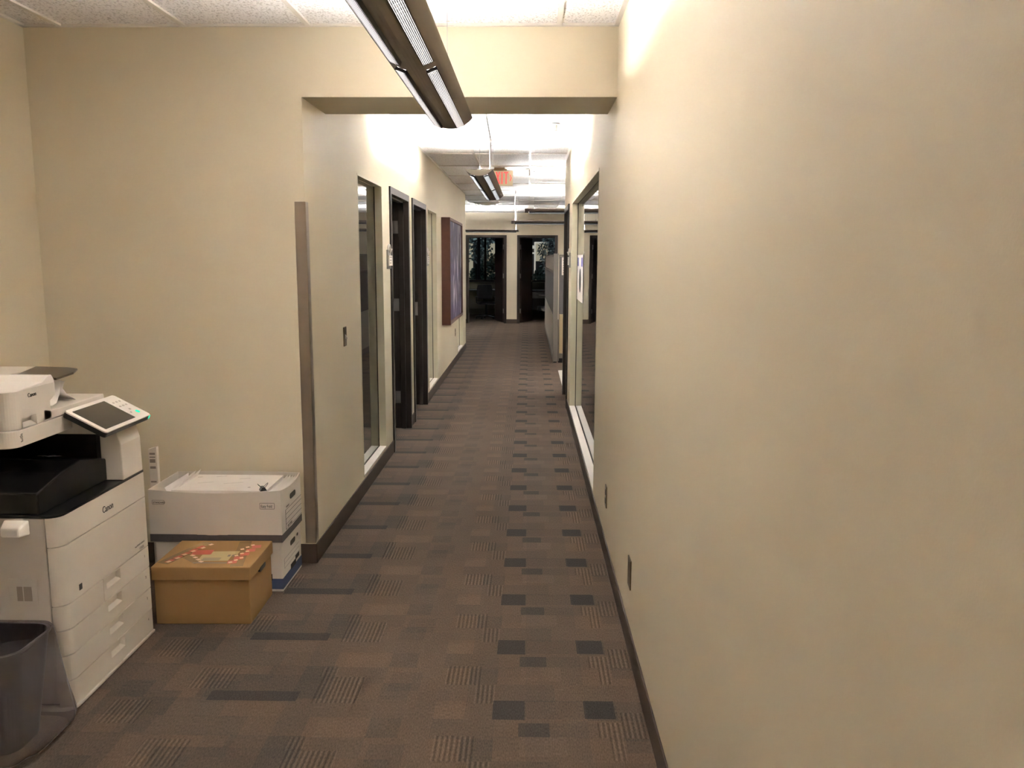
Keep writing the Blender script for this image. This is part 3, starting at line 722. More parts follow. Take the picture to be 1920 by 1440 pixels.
for k, (r, z) in enumerate(((.10, .05), (.13, .28), (.15, .33), (.165, .30), (.17, .20))):
    rg.append([((r+.014*random.uniform(-1, 1))*math.cos(2*PI*i/22), (r+.014*random.uniform(-1, 1))*math.sin(2*PI*i/22), z+.012*random.uniform(-1, 1)) for i in range(22)])
mb.loft(rg); obj('liner', mb, mat('shiny_liner', (170, 168, 170), .2, alpha=.8), w)

def ext_window(n, x0, x1, mull):
    w = thing('window_%d' % n, None, None, ((x0+x1)/2, 24.2, .93), world=True, kind='structure')
    mb = MB()
    for r in ((x0, x1, .93, .99), (x0, x1, 2.44, 2.5), (x0, x0+.05, .93, 2.5), (x1-.05, x1, .93, 2.5)): mb.box(r[0], r[1], 24.21, 24.29, r[2], r[3])
    for m_ in mull: mb.box(m_-.03, m_+.03, 24.21, 24.29, .93, 2.5)
    obj('window_frame', mb, m_frame, w)
    mb = MB(); mb.box(x0-.02, x1+.02, 24.10, 24.21, .905, .93); obj('window_sill', mb, m_officewall, w)
    mb = MB(); mb.quad((x0+.04, 24.25, .97), (x1-.04, 24.25, .97), (x1-.04, 24.25, 2.46), (x0+.04, 24.25, 2.46)); obj('pane', mb, m_glass, w)
ext_window(5, -2.6, -.6, (-1.235,))
ext_window(6, -.2, 2.4, (1.1,))

# night outside: building with lit windows, trees, an unseen lamp added to light the leaves
w = thing('neighbouring_building', 'dark building outside the far office windows with pale lit windows', 'building', (0, 33, -3), world=True)
struct_ground = struct('ground', MB().box(-30, 30, 24.4, 60, -3.2, -3.0), m_facade)
mb = MB(); mb.box(-14, 14, 33, 34, -3, 9); obj('facade', mb, m_facade, w)
def lit(x0, x1, z0, z1, blind=None):
    mb = MB(); mb.box(x0, x1, 32.93, 33.0, z0, z1); f = obj('lit_window', mb, m_lit, w)
    mb = MB(); mb.box(x0-.03, x1+.03, 32.90, 32.96, z1, z1+.06); mb.box(x0-.06, x0, 32.90, 32.96, z0-.9, z1+.05); obj('window_surround', mb, m_litf if blind else m_facade, f)
lit(-2.62, -2.16, .75, 2.18); lit(-1.66, -1.22, .9, 2.18); lit(.28, .74, 1.50, 2.18, True)
mb = MB(); mb.box(.06, .26, 32.92, 33.0, 1.98, 2.1); mb.box(.06, .26, 32.92, 33.0, 1.78, 1.84); obj('lit_window', mb, m_litf, w)
def tree(label, x, y, hgt, rad, n, m_, seed, pale=0):
    rnd = random.Random(seed)
    w = thing('tree', label, 'tree', (x, y, -3), group=None)
    mb = MB(); mb.tube([(0, 0, 0), (.05, 0, hgt*.4), (0, .05, hgt*.8)], [.12, .09, .04], 8); obj('trunk', mb, m_trunk, w)
    mb = MB()
    for k in range(n):
        a = rnd.uniform(0, 2*PI); zz = rnd.uniform(-1, 1); q = rnd.uniform(.45, 1)**.6
        c = Vector((math.cos(a)*math.sqrt(1-zz*zz)*rad*q, math.sin(a)*math.sqrt(1-zz*zz)*rad*.6*q, hgt*.72+zz*rad*1.25*q))
        d = Vector((rnd.uniform(-1, 1), rnd.uniform(-1, 1), rnd.uniform(-1, 1))).normalized(); e_ = d.orthogonal().normalized(); l = rnd.uniform(.05, .11)
        mb.quad(c-d*l, c+e_*l*.45, c+d*l, c-e_*l*.45)
    obj('foliage', mb, m_, w, kind=None)
tree('dark broad tree filling the lower right of the left office window', -1.2, 30.5, 4.9, 1.0, 3800, m_leafg, 3)
tree('thin tree with leaves coloured pale as if lit, at the left of the left office window', -1.75, 28.5, 7.2, .62, 420, m_leaf_lit, 5)
tree('dark tree outside the right office window, before the lit blind', .58, 31.0, 5.0, .55, 1400, m_leafg, 8)
tree('tree with leaves coloured pale as if lit, at the right edge of the right office window', 1.0, 29.5, 6.6, .7, 700, m_leaf_lit, 11)
w = thing('added_leaf_lamp', 'added unseen lamp lighting the leaves outside the far offices', 'street lamp', (-1.6, 27.2, -3))  # added out of view, only to light the leaves
mb = MB(); mb.tube([(0, 0, 0), (0, 0, 7.2), (0, .5, 7.4)], [.06, .05, .04], 10); obj('pole', mb, m_frame, w)
mb = MB(); mb.tube([(0, .45, 7.36), (0, .85, 7.42)], .09, 12); obj('lamp_head', mb, m_lampbulb, w)
ld = bpy.data.lights.new('added_leaf_light', 'POINT'); ld.energy = 60; ld.color = (.75, .9, 1); ld.shadow_soft_size = .15  # point light of the added lamp, brightens the leaves
lo = bpy.data.objects.new('added_leaf_light', ld); COL.objects.link(lo); lo.parent = w; lo.location = (0, .65, 7.15)

# ---------------------------------------------------------------- photocopier
def copier():
    xf, y0, y1, xb = -1.605, 2.735, 3.377, -2.36
    w = thing('photocopier', 'white and black office photocopier with tilted touch panel at the left edge', 'photocopier', (-2.0, 3.05, 0), world=True)
    RC = .046
    def outline(x_back, inset=0, ya=y0, yb=y1, r0=1, r1=1):
        return rrect(x_back, xf-inset, ya+inset, yb-inset, RC, 8, (0, r0, r1, 0))
    fx = -1.652
    # carcass and side covers
    mb = MB(); mb.prism(rrect(xb+.01, xf-.024, y0+.010, y1-.008, RC, 8, (0, 1, 0, 0)), .035, .705, 'z'); obj('carcass', mb, m_seam, w)
    mb = MB(); mb.box(xb, fx-.0045, y0, y0+.012, .03, .712); obj('side_cover', mb, m_printer_side, w, bevel=.003)
    mb = MB(); mb.box(xb, fx-.003, y1-.008, y1, .03, .712); obj('side_cover', mb, m_printer_side, w, bevel=.003)
    fx = -1.652
    def front(name, z0, z1, m=m_printer, parent=w, ya=y0, yb=y1, r0=1, r1=.2):
        mb = MB(); mb.prism(rrect(fx, xf, ya, yb, RC, 8, (0, 1 if ya == y0 else 0, 0, 0)), z0, z1, 'z')
        return obj(name, mb, m, parent, bevel=.0025)
    top = front('top_cover', .608, .712)
    door = front('front_door', .394, .605)
    # printed name on the cover
    P = MX((xf+.0005, 3.028, .640), (0, 1, 0), (0, 0, 1))
    mb = MB(); mb.text('Canon', .036, P, sx=.86); obj('logo_text', mb, m_glyph, top)
    P = MX((xf+.0005, 3.290, .425), (0, 1, 0), (0, 0, 1))
    mb = MB(); mb.text('imageRUNNER ADVANCE', .0095, MX((xf+.0005, 3.262, .420), (0, 1, 0), (0, 0, 1)), sx=.8); mb.text('C5535', .014, MX((xf+.0005, 3.30, .400), (0, 1, 0), (0, 0, 1))); obj('model_text', mb, m_inkg, door)
    mb = MB(); mb.box(xf, xf+.0008, 2.832, 2.852, .415, .437); obj('emblem', mb, m_glyph, door)
    # drawers: panels with a scooped handle
    def drawer(z0, z1, left=y0, num=1):
        hy0, hy1, hz = 3.020, 3.130, .044
        a = z1-.006; b = a-hz
        mb = MB()
        if left < hy0:
            mb.prism(rrect(fx, xf, left, hy0, RC, 8, (0, 1 if left == y0 else 0, 0, 0)), z0, z1, 'z')
        mb.box(fx, xf, hy1, y1, z0, z1); mb.box(fx, xf, hy0, hy1, z0, b); mb.box(fx, xf, hy0, hy1, a, z1); mb.box(fx, xf-.020, hy0, hy1, b, a)
        d = obj('paper_drawer', mb, m_printer, w)
        mb = MB(); mb.prism([(xf-.020, b+.010), (xf-.020, b), (xf, b-.0005), (xf+.001, b+.002), (xf-.004, b+.005)], hy0, hy1, 'y'); obj('handle_scoop', mb, m_printer, d)
        mb = MB(); P_ = MX((xf+.0004, 3.335, z1-.038), (0, 1, 0), (0, 0, 1)); mb.text(str(num), .016, P_); obj('drawer_number', mb, m_inkg, d)
        return d
    front('toner_cover', .302, .391, ya=y0, yb=2.997)
    drawer(.302, .391, left=3.0, num=1)
    drawer(.2085, .2985, num=2); drawer(.1135, .2045, num=3); drawer(.0175, .1105, num=4)
    mb = MB(); mb.prism(rrect(xb, xf+.006, y0-.006, y1+.006, RC, 8, (0, 1, 0, 0)), .004, .016, 'z'); obj('base_skirt', mb, m_printer_side, w, bevel=.003)
    mb = MB(); mb.box(xb+.02, xf-.02, y0+.02, y1-.02, 0, .036); obj('base_plinth', mb, m_seam, w)
    # near side details
    mb = MB(); mb.loft([[( -1.795, y0+.002, .655), (-1.705, y0+.002, .655), (-1.705, y0+.002, .708), (-1.795, y0+.002, .708)], [(-1.785, y0-.040, .657), (-1.720, y0-.040, .657), (-1.720, y0-.040, .688), (-1.785, y0-.040, .688)]], cap0=True, cap1=True)
    obj('side_tray_grip', mb, m_white2, w, bevel=.006)
    mb = MB(); mb.box(-1.797, -1.697, y0-.002, y0+.002, .400, .497); sp_ = obj('side_hatch', mb, m_printer_side, w, bevel=.001)
    mb = MB(); [mb.box(-1.768, -1.748, y0-.0032, y0-.0020, .416, .468), mb.box(-1.744, -1.716, y0-.0032, y0-.0020, .416, .468)]; obj('hatch_vent', mb, mat('vent_brown', (150, 136, 124), .6), sp_)
    # black delivery area under the scanner
    mb = MB(); mb.prism(rrect(xb, xf+.001, y0-.001, y1, RC, 8, (0, 1, 0, 0)), .7125, .722, 'z'); obj('delivery_deck', mb, m_pblack, w, bevel=.002)
    mb = MB(); mb.box(xb, xb+.34, y0+.004, y1-.002, .722, .950); mb.box(xb, -1.72, 3.235, y1-.004, .722, .95); obj('inner_column', mb, m_pblack, w)
    mb = MB()
    prof = [(y0+.004, .722), (3.286, .722), (3.290, .782), (3.26, .800), (3.15, .822), (3.02, .850), (2.90, .835), (y0+.004, .800)]
    mb.prism(prof, xb+.30, -1.672, 'x'); tr = obj('output_tray', mb, m_pblack, w, bevel=.006)
    mb = MB(); mb.box(-1.80, -1.76, 3.03, 3.12, .845, .8455)
    Pm = MX((-1.80, 3.035, .8515), (.35, .94, -.17), (-.94, .35, 0))
    mb = MB()
    for (u, v, a, b) in ((0, .052, .035, .010), (.006, .036, .024, .010), (.036, .036, .032, .012), (.012, .012, .060, .020)):
        c = [Pm @ Vector(q) for q in ((u, v, .004), (u+a, v, .004), (u+a, v+b, .004), (u, v+b, .004))]; mb.quad(*c)
    obj('warning_label', mb, m_white2, tr)
    # control panel post and touch panel
    mb = MB(); mb.prism([(xf-.085, .722), (xf, .722), (xf-.002, .865), (xf-.020, .935), (xf-.085, .95)], 3.206, 3.374, 'y'); obj('panel_post', mb, m_printer, w, bevel=.004)
    A = Vector((-1.722, 3.030, 1.034)); B = Vector((-1.722, 3.400, 1.034)); D = Vector((-1.568, 3.030, .953))
    pm_ = MX(A, B-A, D-A); L_, W_ = (B-A).length, (D-A).length     # local z points down/in
    def on(poly, d0, d1): 
        mb = MB(); R0 = [pm_ @ Vector((p[0], p[1], d0)) for p in poly]; R1 = [pm_ @ Vector((p[0], p[1], d1)) for p in poly]; mb.loft([R0, R1], cap0=True, cap1=True); return mb
    zs = 1 if (pm_.to_3x3() @ Vector((0, 0, 1))).z > 0 else -1
    body = obj('panel_body', on(rrect(0, L_, 0, W_, .012, 4), -.026*zs, -.006*zs), m_pblack, w, bevel=.003)
    obj('panel_face', on(rrect(0, L_, 0, W_, .014, 4), -.006*zs, 0), m_white2, body, bevel=.001)
    obj('touch_screen', on(rrect(.022, .262, .018, W_-.016, .003, 3), 0, .0008*zs), m_screen, body)
    mb = on(rrect(.285, .293, .12, .128, .003, 3), 0, .002*zs)
    for (u, v) in ((.285, .04), (.31, .04), (.335, .04), (.285, .07), (.31, .07), (.335, .07), (.31, .1)):
        q = on(rrect(u, u+.012, v, v+.009, .004, 3), 0, .0015*zs); me = bpy.data.meshes.new('q'); q.b.to_mesh(me); mb.b.from_mesh(me); q.b.free(); bpy.data.meshes.remove(me)
    obj('key_buttons', mb, m_printer_side, body)
    obj('start_key', on([(.330+.010*math.cos(PI*k/8), .132+.010*math.sin(PI*k/8)) for k in range(16)], 0, .002*zs), m_led, body)
    obj('power_light', on(rrect(L_-.016, L_-.001, W_-.012, W_+.001, .003, 3), -.018*zs, -.004*zs), m_led, body)
    mb = MB(); mb.prism([(-1.80, .93), (-1.64, .93), (-1.60, .945), (-1.70, 1.00), (-1.80, 1.00)], 3.10, 3.30, 'y'); obj('panel_arm', mb, m_printer_side, w, bevel=.004)
    # scanner bed
    sx = -1.735; ya, yb = 2.735, 3.352
    mb = MB(); mb.prism(rrect(-2.33, sx, ya, yb, .045, 8, (1, 1, 1, 1)), .954, 1.013, 'z'); sc = obj('scanner_bed', mb, m_printer, w, bevel=.003)
    mb = MB(); [mb.tube([(sx+.0005, 2.775+.004*math.sin(k*1.3), .972+.005*k), (sx+.0005, 2.785, .974+.005*k)], .0012, 5) for k in range(6)]; obj('scan_mark', mb, m_glyph, sc)
    # feeder body with pick-up scoop
    mb = MB(); za, zb = 1.016, 1.146
    mb.prism(rrect(-2.33, sx, ya+.004, 2.790, .045, 8, (1, 1, 0, 0)), za, zb, 'z')
    mb.box(-2.33, sx, 2.790, 2.876, 1.052, zb); mb.box(-2.33, sx-.022, 2.790, 2.876, za, 1.052); mb.box(-2.33, sx, 2.876, 2.965, za, zb); mb.box(-2.33, sx-.03, 2.965, 3.0, za, zb-.0)
    mb.prism([(2.965, za), (2.965, 1.082), (2.975, 1.084), (3.0, 1.100), (3.0, zb), (2.965, zb)][::-1][:0] or [(2.965, 1.084), (3.0, 1.100), (3.002, zb), (2.965, zb)], sx-.03, sx, 'x')
    fd = obj('document_feeder', mb, m_printer, w)
    mb = MB(); mb.prism([(sx-.022, 1.017), (sx-.001, 1.017), (sx-.022, 1.030)], 2.791, 2.875, 'y'); obj('lift_scoop', mb, m_printer, fd)
    mb = MB(); mb.prism([(2.76, zb-.002), (2.80, zb+.004), (2.93, zb+.012), (2.965, zb+.030), (2.990, zb+.030), (3.004, zb+.012), (3.006, zb-.002)], -2.30, sx-.002, 'x'); obj('feeder_cover', mb, m_white2, fd, bevel=.006)
    mb = MB(); mb.text('Canon', .021, MX((sx+.0005, 2.833, 1.117), (0, 1, 0), (0, 0, 1)), sx=.9); obj('logo_text', mb, m_glyph, fd)
    mb = MB(); mb.box(-1.92, -1.80, ya-.001, ya+.008, 1.110, 1.140); obj('side_catch', mb, m_printer_side, fd, bevel=.002)
    # platen lid to the right of the feeder, with the exit shelf
    mb = MB(); mb.prism([(2.92, 1.0165), (yb-.002, 1.0165), (yb-.002, 1.047), (3.02, 1.046), (2.965, 1.050), (2.92, 1.058)], -2.33, sx, 'x'); lid = obj('platen_lid', mb, m_printer, w, bevel=.003)
    mb = MB(); mb.prism([(3.0, 1.10), (3.06, 1.13), (3.34, 1.146), (3.345, 1.158), (3.05, 1.156), (3.0, 1.156)], -2.30, -1.975, 'x'); obj('feed_tray_cover', mb, m_printer, fd, bevel=.003)
    mb = MB(); tp = [(-1.945, 3.10), (-1.82, 3.075), (-1.752, 3.045), (-1.765, 3.19), (-1.80, 3.285), (-1.855, 3.315), (-2.0, 3.335)]
    mb.loft([[(x, y, 1.146+.02*(y-3.05)) for x, y in tp], [(x, y, 1.155+.02*(y-3.05)) for x, y in tp]], cap0=True, cap1=True)
    obj('feed_tray', mb, m_smoke, fd, bevel=.003)
    mb = MB(); mb.box(-2.05, -1.80, 2.985, 3.04, 1.06, 1.10); mb.prism([(3.0, 1.05), (3.045, 1.05), (3.045, 1.11), (3.0, 1.13)], -2.2, -1.79, 'x'); obj('exit_guide', mb, m_printer_side, fd, bevel=.002)
copier()
def sheet(label, pts_a, pts_b, name='paper_sheet', cat='paper', group=None):
    w = MB(); w.loft([pts_a, pts_b], close=False); o = obj(name, w, m_paper, label=label, cat=cat, group=group, smooth=True)
    q = o.modifiers.new('solid', 'SOLIDIFY'); q.thickness = .0008
    return o
sheet('curled paper sheet standing at the exit slot of the copier feeder, nearer one', [(-1.775, 3.045, 1.050), (-1.775, 3.075, 1.056), (-1.775, 3.10, 1.085), (-1.775, 3.115, 1.135)], [(-1.93, 3.045, 1.050), (-1.93, 3.09, 1.056), (-1.93, 3.13, 1.09), (-1.93, 3.15, 1.14)])
sheet('second curled paper sheet leaning right behind the first on the copier lid', [(-1.77, 3.20, 1.0485), (-1.78, 3.16, 1.075), (-1.79, 3.15, 1.10), (-1.80, 3.185, 1.122)], [(-1.90, 3.24, 1.0485), (-1.90, 3.18, 1.075), (-1.90, 3.16, 1.10), (-1.90, 3.21, 1.125)])

# ---------------------------------------------------------------- boxes
def open_walls(mb, x0, x1, y0, y1, z0, z1, t_=.005, sag=None, bul=0):
    """box with open top: outer and inner skins, edges sagging between the corners"""
    N = 12; sag = sag or {}
    def per(ins, z, top):
        P = []
        for side, (ax, ay, bx_, by) in enumerate(((x0, y0, x1, y0), (x1, y0, x1, y1), (x1, y1, x0, y1), (x0, y1, x0, y0))):
            for k in range(N):
                f = k/N; s_ = math.sin(PI*f); x = ax+(bx_-ax)*f; y = ay+(by-ay)*f
                nx, ny = ((0, -1), (1, 0), (0, 1), (-1, 0))[side]
                o_ = bul*s_*(top)-ins
                cx, cy = ((x0+x1)/2, (y0+y1)/2)
                x2 = x + nx*bul*s_*top; y2 = y + ny*bul*s_*top
                x2 += (-ins if x2 > cx else ins) if abs(abs(x-cx)-(x1-x0)/2) < 1e-6 else 0
                y2 += (-ins if y2 > cy else ins) if abs(abs(y-cy)-(y1-y0)/2) < 1e-6 else 0
                zz = z - (sag.get(side, 0)*s_ if top else 0)
                P.append((x2, y2, zz))
        return P
    mb.loft([per(0, z0, 0), per(0, z0+(z1-z0)*.5, .7), per(0, z1, 1), per(t_, z1, 1), per(t_, z0+(z1-z0)*.5, .7), per(t_, z0+t_, 0)], cap0=True, cap1=True)
def slot_poly(cy, cz, hw, hh): return rrect(cy-hw, cy+hw, cz-hh, cz+hh, hh*.95, 5)

# lower white records box
lx0, lx1, ly0, ly1, lh = -1.785, -1.176, 3.836, 4.170, .247
w = thing('records_box', 'white records box with blue bottom band on the floor under the open paper box', 'storage box', ((lx0+lx1)/2, (ly0+ly1)/2, 0), rz=0, world=True)
mb = MB(); mb.box(lx0, lx1, ly0, ly1, .0, lh); bx_ = obj('box_body', mb, m_cardw, w, bevel=.004)
mb = MB(); mb.box(lx0-.0012, lx1+.0012, ly0-.0012, ly1+.0012, .014, .066); obj('blue_band', mb, m_bluep, bx_)
mb = MB(); mb.box(lx1-.125, lx1-.050, ly0-.0024, ly0-.0013, .058, .090); mb.box(lx1+.0013, lx1+.0024, 3.97, 4.06, .062, .088); mb.box(lx1+.0013, lx1+.0024, 4.055, 4.12, .082, .104); lb = obj('brand_label', mb, m_ink, bx_)
mb = MB(); mb.text('BANKERS BOX', .019, MX((lx1-.058, ly0-.0030, .068), (1, 0, 0), (0, 0, 1)), sx=.75, align='RIGHT'); obj('label_text', mb, m_twhite, lb)
mb = MB(); [mb.box(lx1+.0003, lx1+.001, 3.87, 4.13, z, z+.0012) for z in (.105, .128, .151)]; mb.box(lx1+.0003, lx1+.001, 3.869, 3.871, .105, .151); obj('form_lines', mb, m_inkg, bx_)
mb = MB(); mb.prism(slot_poly(4.02, .193, .042, .013), lx1-.002, lx1+.0012, 'x'); obj('hand_hole', mb, m_gasket, bx_)
mb = MB(); mb.prism(slot_poly(4.105, .200, .012, .007), lx1-.002, lx1+.0012, 'x'); obj('hand_hole', mb, m_gasket, bx_)
# upper open paper box
ux0, ux1, uy0, uy1, uz0, uz1 = -1.805, -1.170, 3.830, 4.175, lh+.002, .506
w = thing('paper_box', 'open white box heaped with papers stacked on the blue-banded records box', 'storage box', ((ux0+ux1)/2, (uy0+uy1)/2, uz0), rz=0, world=True)
mb = MB(); open_walls(mb, ux0, ux1, uy0, uy1, uz0, uz1, sag={0: .014, 1: .012, 2: -.004, 3: .004}, bul=.007); ub = obj('box_body', mb, m_cardw, w, smooth=False)
mb = MB(); mb.box(ux0-.0015, ux1+.0015, uy0-.0015, uy1+.0015, uz0+.001, uz0+.038); gb = obj('grey_band', mb, m_greyp, ub)
mb = MB(); [mb.box(ux0+.012+.045*k, ux0+.0135+.045*k, uy0-.0026, uy0-.0015, uz0+.002, uz0+.037) for k in range(14)]; obj('band_lines', mb, m_ink, gb)
mb = MB(); mb.text('Easy Fold', .020, MX((ux1-.094, uy0-.0085, .425), (1, 0, 0), (0, 0, 1)), sx=.72)
fx0, fx1, fz0, fz1 = ux1-.098, ux1-.030, .419, .446
for r in ((fx0, fx1, fz1, fz1+.0015), (fx0, fx1, fz0-.0015, fz0), (fx0-.0015, fx0, fz0, fz1), (fx1, fx1+.0015, fz0, fz1)): mb.box(r[0], r[1], uy0-.0085, uy0-.0079, r[2], r[3])
obj('fold_mark', mb, m_ink, ub)
mb = MB(); mb.text('STANDARD', .0125, MX((ux0+.026, uy0-.0085, .4415), (1, 0, 0), (0, 0, 1)), sx=.88)
fx0, fx1, fz0, fz1 = ux0+.022, ux0+.078, .438, .456
for r in ((fx0, fx1, fz1, fz1+.0012), (fx0, fx1, fz0-.0012, fz0), (fx0-.0012, fx0, fz0, fz1), (fx1, fx1+.0012, fz0, fz1)): mb.box(r[0], r[1], uy0-.0085, uy0-.0079, r[2], r[3])
obj('size_mark', mb, m_ink, ub)
mb = MB(); X_ = ux1+.008
for z in (.300, .325, .350, .375, .396): mb.box(X_, X_+.0006, 3.875, 4.15, z, z+.0016)
mb.box(X_, X_+.0006, 3.872, 3.876, .300, .398); obj('form_lines', mb, m_ink, ub)
mb = MB(); mb.text('RECORD', .016, MX((X_+.0002, 3.90, .305), (0, 1, 0), (0, 0, 1)), sx=1.2); mb.text('STORAGE', .012, MX((X_+.0002, 3.885, .405), (0, 1, 0), (0, 0, 1)), sx=1); obj('form_text', mb, m_inkg, ub)
mb = MB(); mb.prism(slot_poly(4.005, .440, .046, .013), X_-.002, X_+.0006, 'x'); obj('hand_hole', mb, m_gasket, ub)
# the papers inside, slanted bundles
rnd = random.Random(4)
def paper_stack(label, x0, x1, y0, y1, z0, z1, ang=0, tilt=0, n=14, jit=.006, group=None):
    c = Vector(((x0+x1)/2, (y0+y1)/2, z0)); w = thing('paper_stack', label, 'paper stack', c, group=group)
    w.rotation_euler = (0, tilt, ang)
    hx, hy, dz = (x1-x0)/2, (y1-y0)/2, (z1-z0)/n
    mb = MB()
    for k in range(n):
        dx, dy = rnd.uniform(-jit, jit), rnd.uniform(-jit, jit); a = rnd.uniform(-.02, .02)
        v = [Vector((sx_*hx, sy*hy, 0)) for sx_, sy in ((-1, -1), (1, -1), (1, 1), (-1, 1))]
        v = [Vector((p.x*math.cos(a)-p.y*math.sin(a)+dx, p.x*math.sin(a)+p.y*math.cos(a)+dy, 0)) for p in v]
        mb.loft([[p+Vector((0, 0, k*dz)) for p in v], [p+Vector((0, 0, (k+.86)*dz)) for p in v]], cap0=True, cap1=True)
    obj('sheets', mb, m_paper, w); return w
ps = paper_stack('wide heap of loose white papers filling the open box', ux0+.105, ux1-.075, uy0+.018, uy1-.030, uz0+.012, .500, ang=.02, n=16)
mb = MB()
for (u, v, a, b) in ((-.19, .09, .022, .006), (.03, .06, .05, .004), (.12, -.10, .012, .010), (-.10, .10, .05, .004), (-.02, -.03, .09, .003), (-.15, -.02, .07, .003)): mb.quad((u, v, .2455), (u+a, v+a*.3, .2455), (u+a, v+a*.3+b, .2455), (u, v+b, .2455))
mb.b.transform(Matrix.Translation((0, 0, -.2455+(.500-uz0-.012)+.0006))); obj('faint_print', mb, m_inkg, ps)
paper_stack('upright bundle of papers leaning at the left end of the open box', ux0+.012, ux0+.052, uy0+.05, uy1-.04, uz0+.02, .500, tilt=.32, n=3, jit=.004)
for k, (a, b, z) in enumerate(((.070, .030, .525), (.095, .050, .532), (.030, .012, .512))):
    sheet(['grey-white sheet sticking up highest at the left of the open box', 'white sheet leaning beside the highest one at the left of the open box', 'low curled sheet at the far left edge of the open box'][k],
          [(ux0+.02+b, 3.90, .40), (ux0+.05+b, 3.90, .47), (ux0+a+.02, 3.90, .497)], [(ux0+.02+b, 4.13, .40), (ux0+.06+b, 4.13, .48), (ux0+a+.045, 4.13, z)])
for k in range(4):
    x = ux1-.066+.014*k
    sheet(['inner', 'second', 'third', 'outer'][k]+' upright folder edge at the right end of the open box', [(x, uy0+.02, .36), (x, uy0+.022, .487)], [(x+.004, uy1-.03, .36), (x+.010, uy1-.03, .500)], name='file_folder', cat='folder')
w = thing('binder_clip', 'black binder clip on the front right corner of the papers in the open box', 'binder clip', (-1.262, 3.858, .500), rz=.5)
mb = MB(); mb.prism([(-.016, 0), (.016, 0), (.006, .018), (-.006, .018)], -.018, .018, 'y'); obj('clip_body', mb, m_black, w, bevel=.001)
for s in (-1, 1):
    mb = MB(); mb.tube([(s*.008, -.012, .016), (s*.022, -.007, .030), (s*.024, 0, .034), (s*.022, .007, .030), (s*.008, .012, .016)], .0013, 6); obj('wire_arm', mb, m_black, w)
# kraft box with lid
kx0, kx1, ky0, ky1 = -1.632, -1.216, 3.466, 3.800
w = thing('kraft_box', 'brown cardboard box with lid, tape and labels on the carpet before the white boxes', 'storage box', ((kx0+kx1)/2, (ky0+ky1)/2, 0), rz=.02, world=True)
mb = MB(); mb.box(kx0, kx1, ky0, ky1, .001, .240); kb = obj('box_body', mb, m_cardk, w, bevel=.003)
mb = MB(); e = .008; mb.box(kx0-e, kx1+e, ky0-e, ky1+e, .204, .266); kl = obj('box_lid', mb, m_cardk, w, bevel=.004)
mb = MB(); mb.prism(slot_poly((ky0+ky1)/2+.005, .200, .044, .011), kx1-.002, kx1+e+.0012, 'x'); obj('hand_hole', mb, m_black, kl)
zt = .2664
def patch(name, m, polys, z=zt):
    mb = MB()
    for p in polys: mb.quad(*[(q[0], q[1], z+.0002) for q in p])
    return obj(name, mb, m, kl)
def para(cx, cy, a, b, r): 
    c, s = math.cos(r), math.sin(r); return [(cx+c*u-s*v, cy+s*u+c*v) for u, v in ((-a, -b), (a, -b), (a, b), (-a, b))]
patch('shipping_label', m_label, [para(-1.40, 3.575, .068, .040, .04), para(-1.375, 3.635, .062, .022, .04)])
patch('label_print', m_inkg, [para(-1.41+.0, 3.566-.012*k, .040, .003, .04) for k in range(3)] + [para(-1.345, 3.60, .006, .012, .04), para(-1.328, 3.60, .004, .012, .04), para(-1.40, 3.508, .075, .005, .0)], zt+.0006)
patch('packing_tape', m_tape, [para(-1.30, 3.63, .028, .165, .18), para(-1.555, 3.64, .030, .15, -.35), para(-1.50, 3.56, .070, .022, -.75)])
rr = random.Random(2)
patch('fragile_tape_red', m_tred, [para(-1.585+.018*k, 3.53+.045*k, .013, .020, -.4) for k in range(5)] + [para(-1.305+.012*k, 3.52+.05*k, .020, .020, .2) for k in range(5)], zt+.0008)
patch('red_sticker', m_tred, [para(-1.48, 3.64, .045, .030, .1)], zt+.0008)
patch('fragile_tape_white', m_twhite, [para(-1.590+.022*k+rr.uniform(-.004, .004), 3.52+.045*k, .009, .010, -.6) for k in range(6)] + [para(-1.312+.016*(k % 3), 3.515+.028*k, .008, .008, .5) for k in range(9)] + [para(-1.51+.022*k, 3.60-.026*k, .011, .008, -.5) for k in range(4)], zt+.0012)
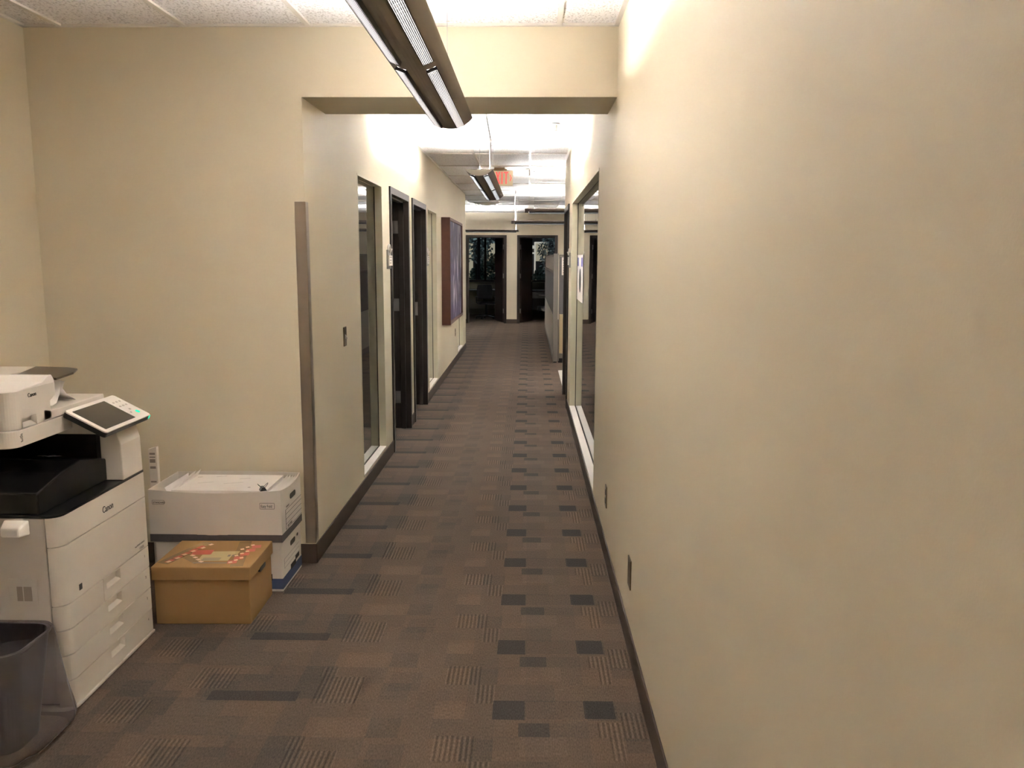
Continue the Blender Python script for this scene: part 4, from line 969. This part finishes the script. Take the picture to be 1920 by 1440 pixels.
# leaning flattened cartons between the copier and the boxes
def carton(label, x0, x1, y0, y1, z1, prints):
    w = thing('flat_carton', label, 'carton', ((x0+x1)/2, (y0+y1)/2, 0), world=True)
    mb = MB(); mb.prism([(x0, 0), (x1, 0), (x1, z1+.012), (x0, z1)], y0, y1, 'y'); b = obj('board', mb, m_cardw, w, bevel=.002)
    mb = MB(); [mb.box(x0+.006, x1-.008, y0-.0006, y0, z, z+dz) for z, dz in prints]; obj('carton_print', mb, m_inkg, b)
carton('tall narrow white carton standing against the wall between copier and paper box', -1.862, -1.820, 3.98, 4.005, .668, ((.60, .018), (.625, .006), (.64, .010), (.570, .012), (.50, .008)))
carton('shorter narrow white carton close beside the back of the copier', -1.848, -1.815, 3.72, 3.745, .560, ((.50, .03), (.44, .006), (.41, .01), (.33, .03), (.26, .02), (.18, .015)))

# ---------------------------------------------------------------- waste bin at the lower left
def trash():
    cx, cy, H_ = -1.785, 2.552, .365
    w = thing('trash_can', 'dark waste basket with a loose grey plastic liner in front of the photocopier', 'trash can', (cx, cy, 0))
    def ring(hx, hy, z, r, n=8, wob=0, seed=0):
        q = rrect(-hx, hx, -hy, hy, min(r, hx*.98, hy*.98), n); g = random.Random(seed)
        ph = [g.uniform(0, 6.28) for _ in range(4)]; out = []
        for i, (x, y) in enumerate(q):
            a = math.atan2(y, x); k = 1 + wob*(math.sin(7*a+ph[0])*.5+math.sin(13*a+ph[1])*.3+math.sin(23*a+ph[2])*.25)
            out.append((x*k, y*k, z + wob*.15*math.sin(9*a+ph[3])))
        return out
    mb = MB(); mb.loft([ring(.135, .088, .006, .05), ring(.178, .126, H_-.012, .06), ring(.183, .131, H_-.012, .06), ring(.183, .131, H_-.004, .06), ring(.174, .122, H_-.004, .06), ring(.130, .084, .014, .05)], cap0=True, cap1=True)
    obj('bin_body', mb, m_bin, w, smooth=False)
    prof = [(.122, .078, .03, .045, .05), (.150, .098, .15, .05, .04), (.168, .116, H_-.05, .055, .02), (.180, .128, H_, .06, .006), (.186, .134, H_+.004, .06, .004), (.191, .138, H_-.006, .06, .006),
            (.197, .143, .29, .065, .012), (.206, .150, .21, .065, .020), (.218, .158, .12, .07, .028), (.230, .168, .05, .07, .035), (.226, .164, .022, .07, .04), (.205, .146, .006, .07, .03)]
    prof = [(a, b, c, d, e*1.7) for a, b, c, d, e in prof]
    mb = MB(); mb.loft([ring(hx, hy, z, r, wob=wb, seed=int(5+z*6)) for hx, hy, z, r, wb in prof]); o = obj('liner', mb, m_liner, w, smooth=True, sub=1)
trash()
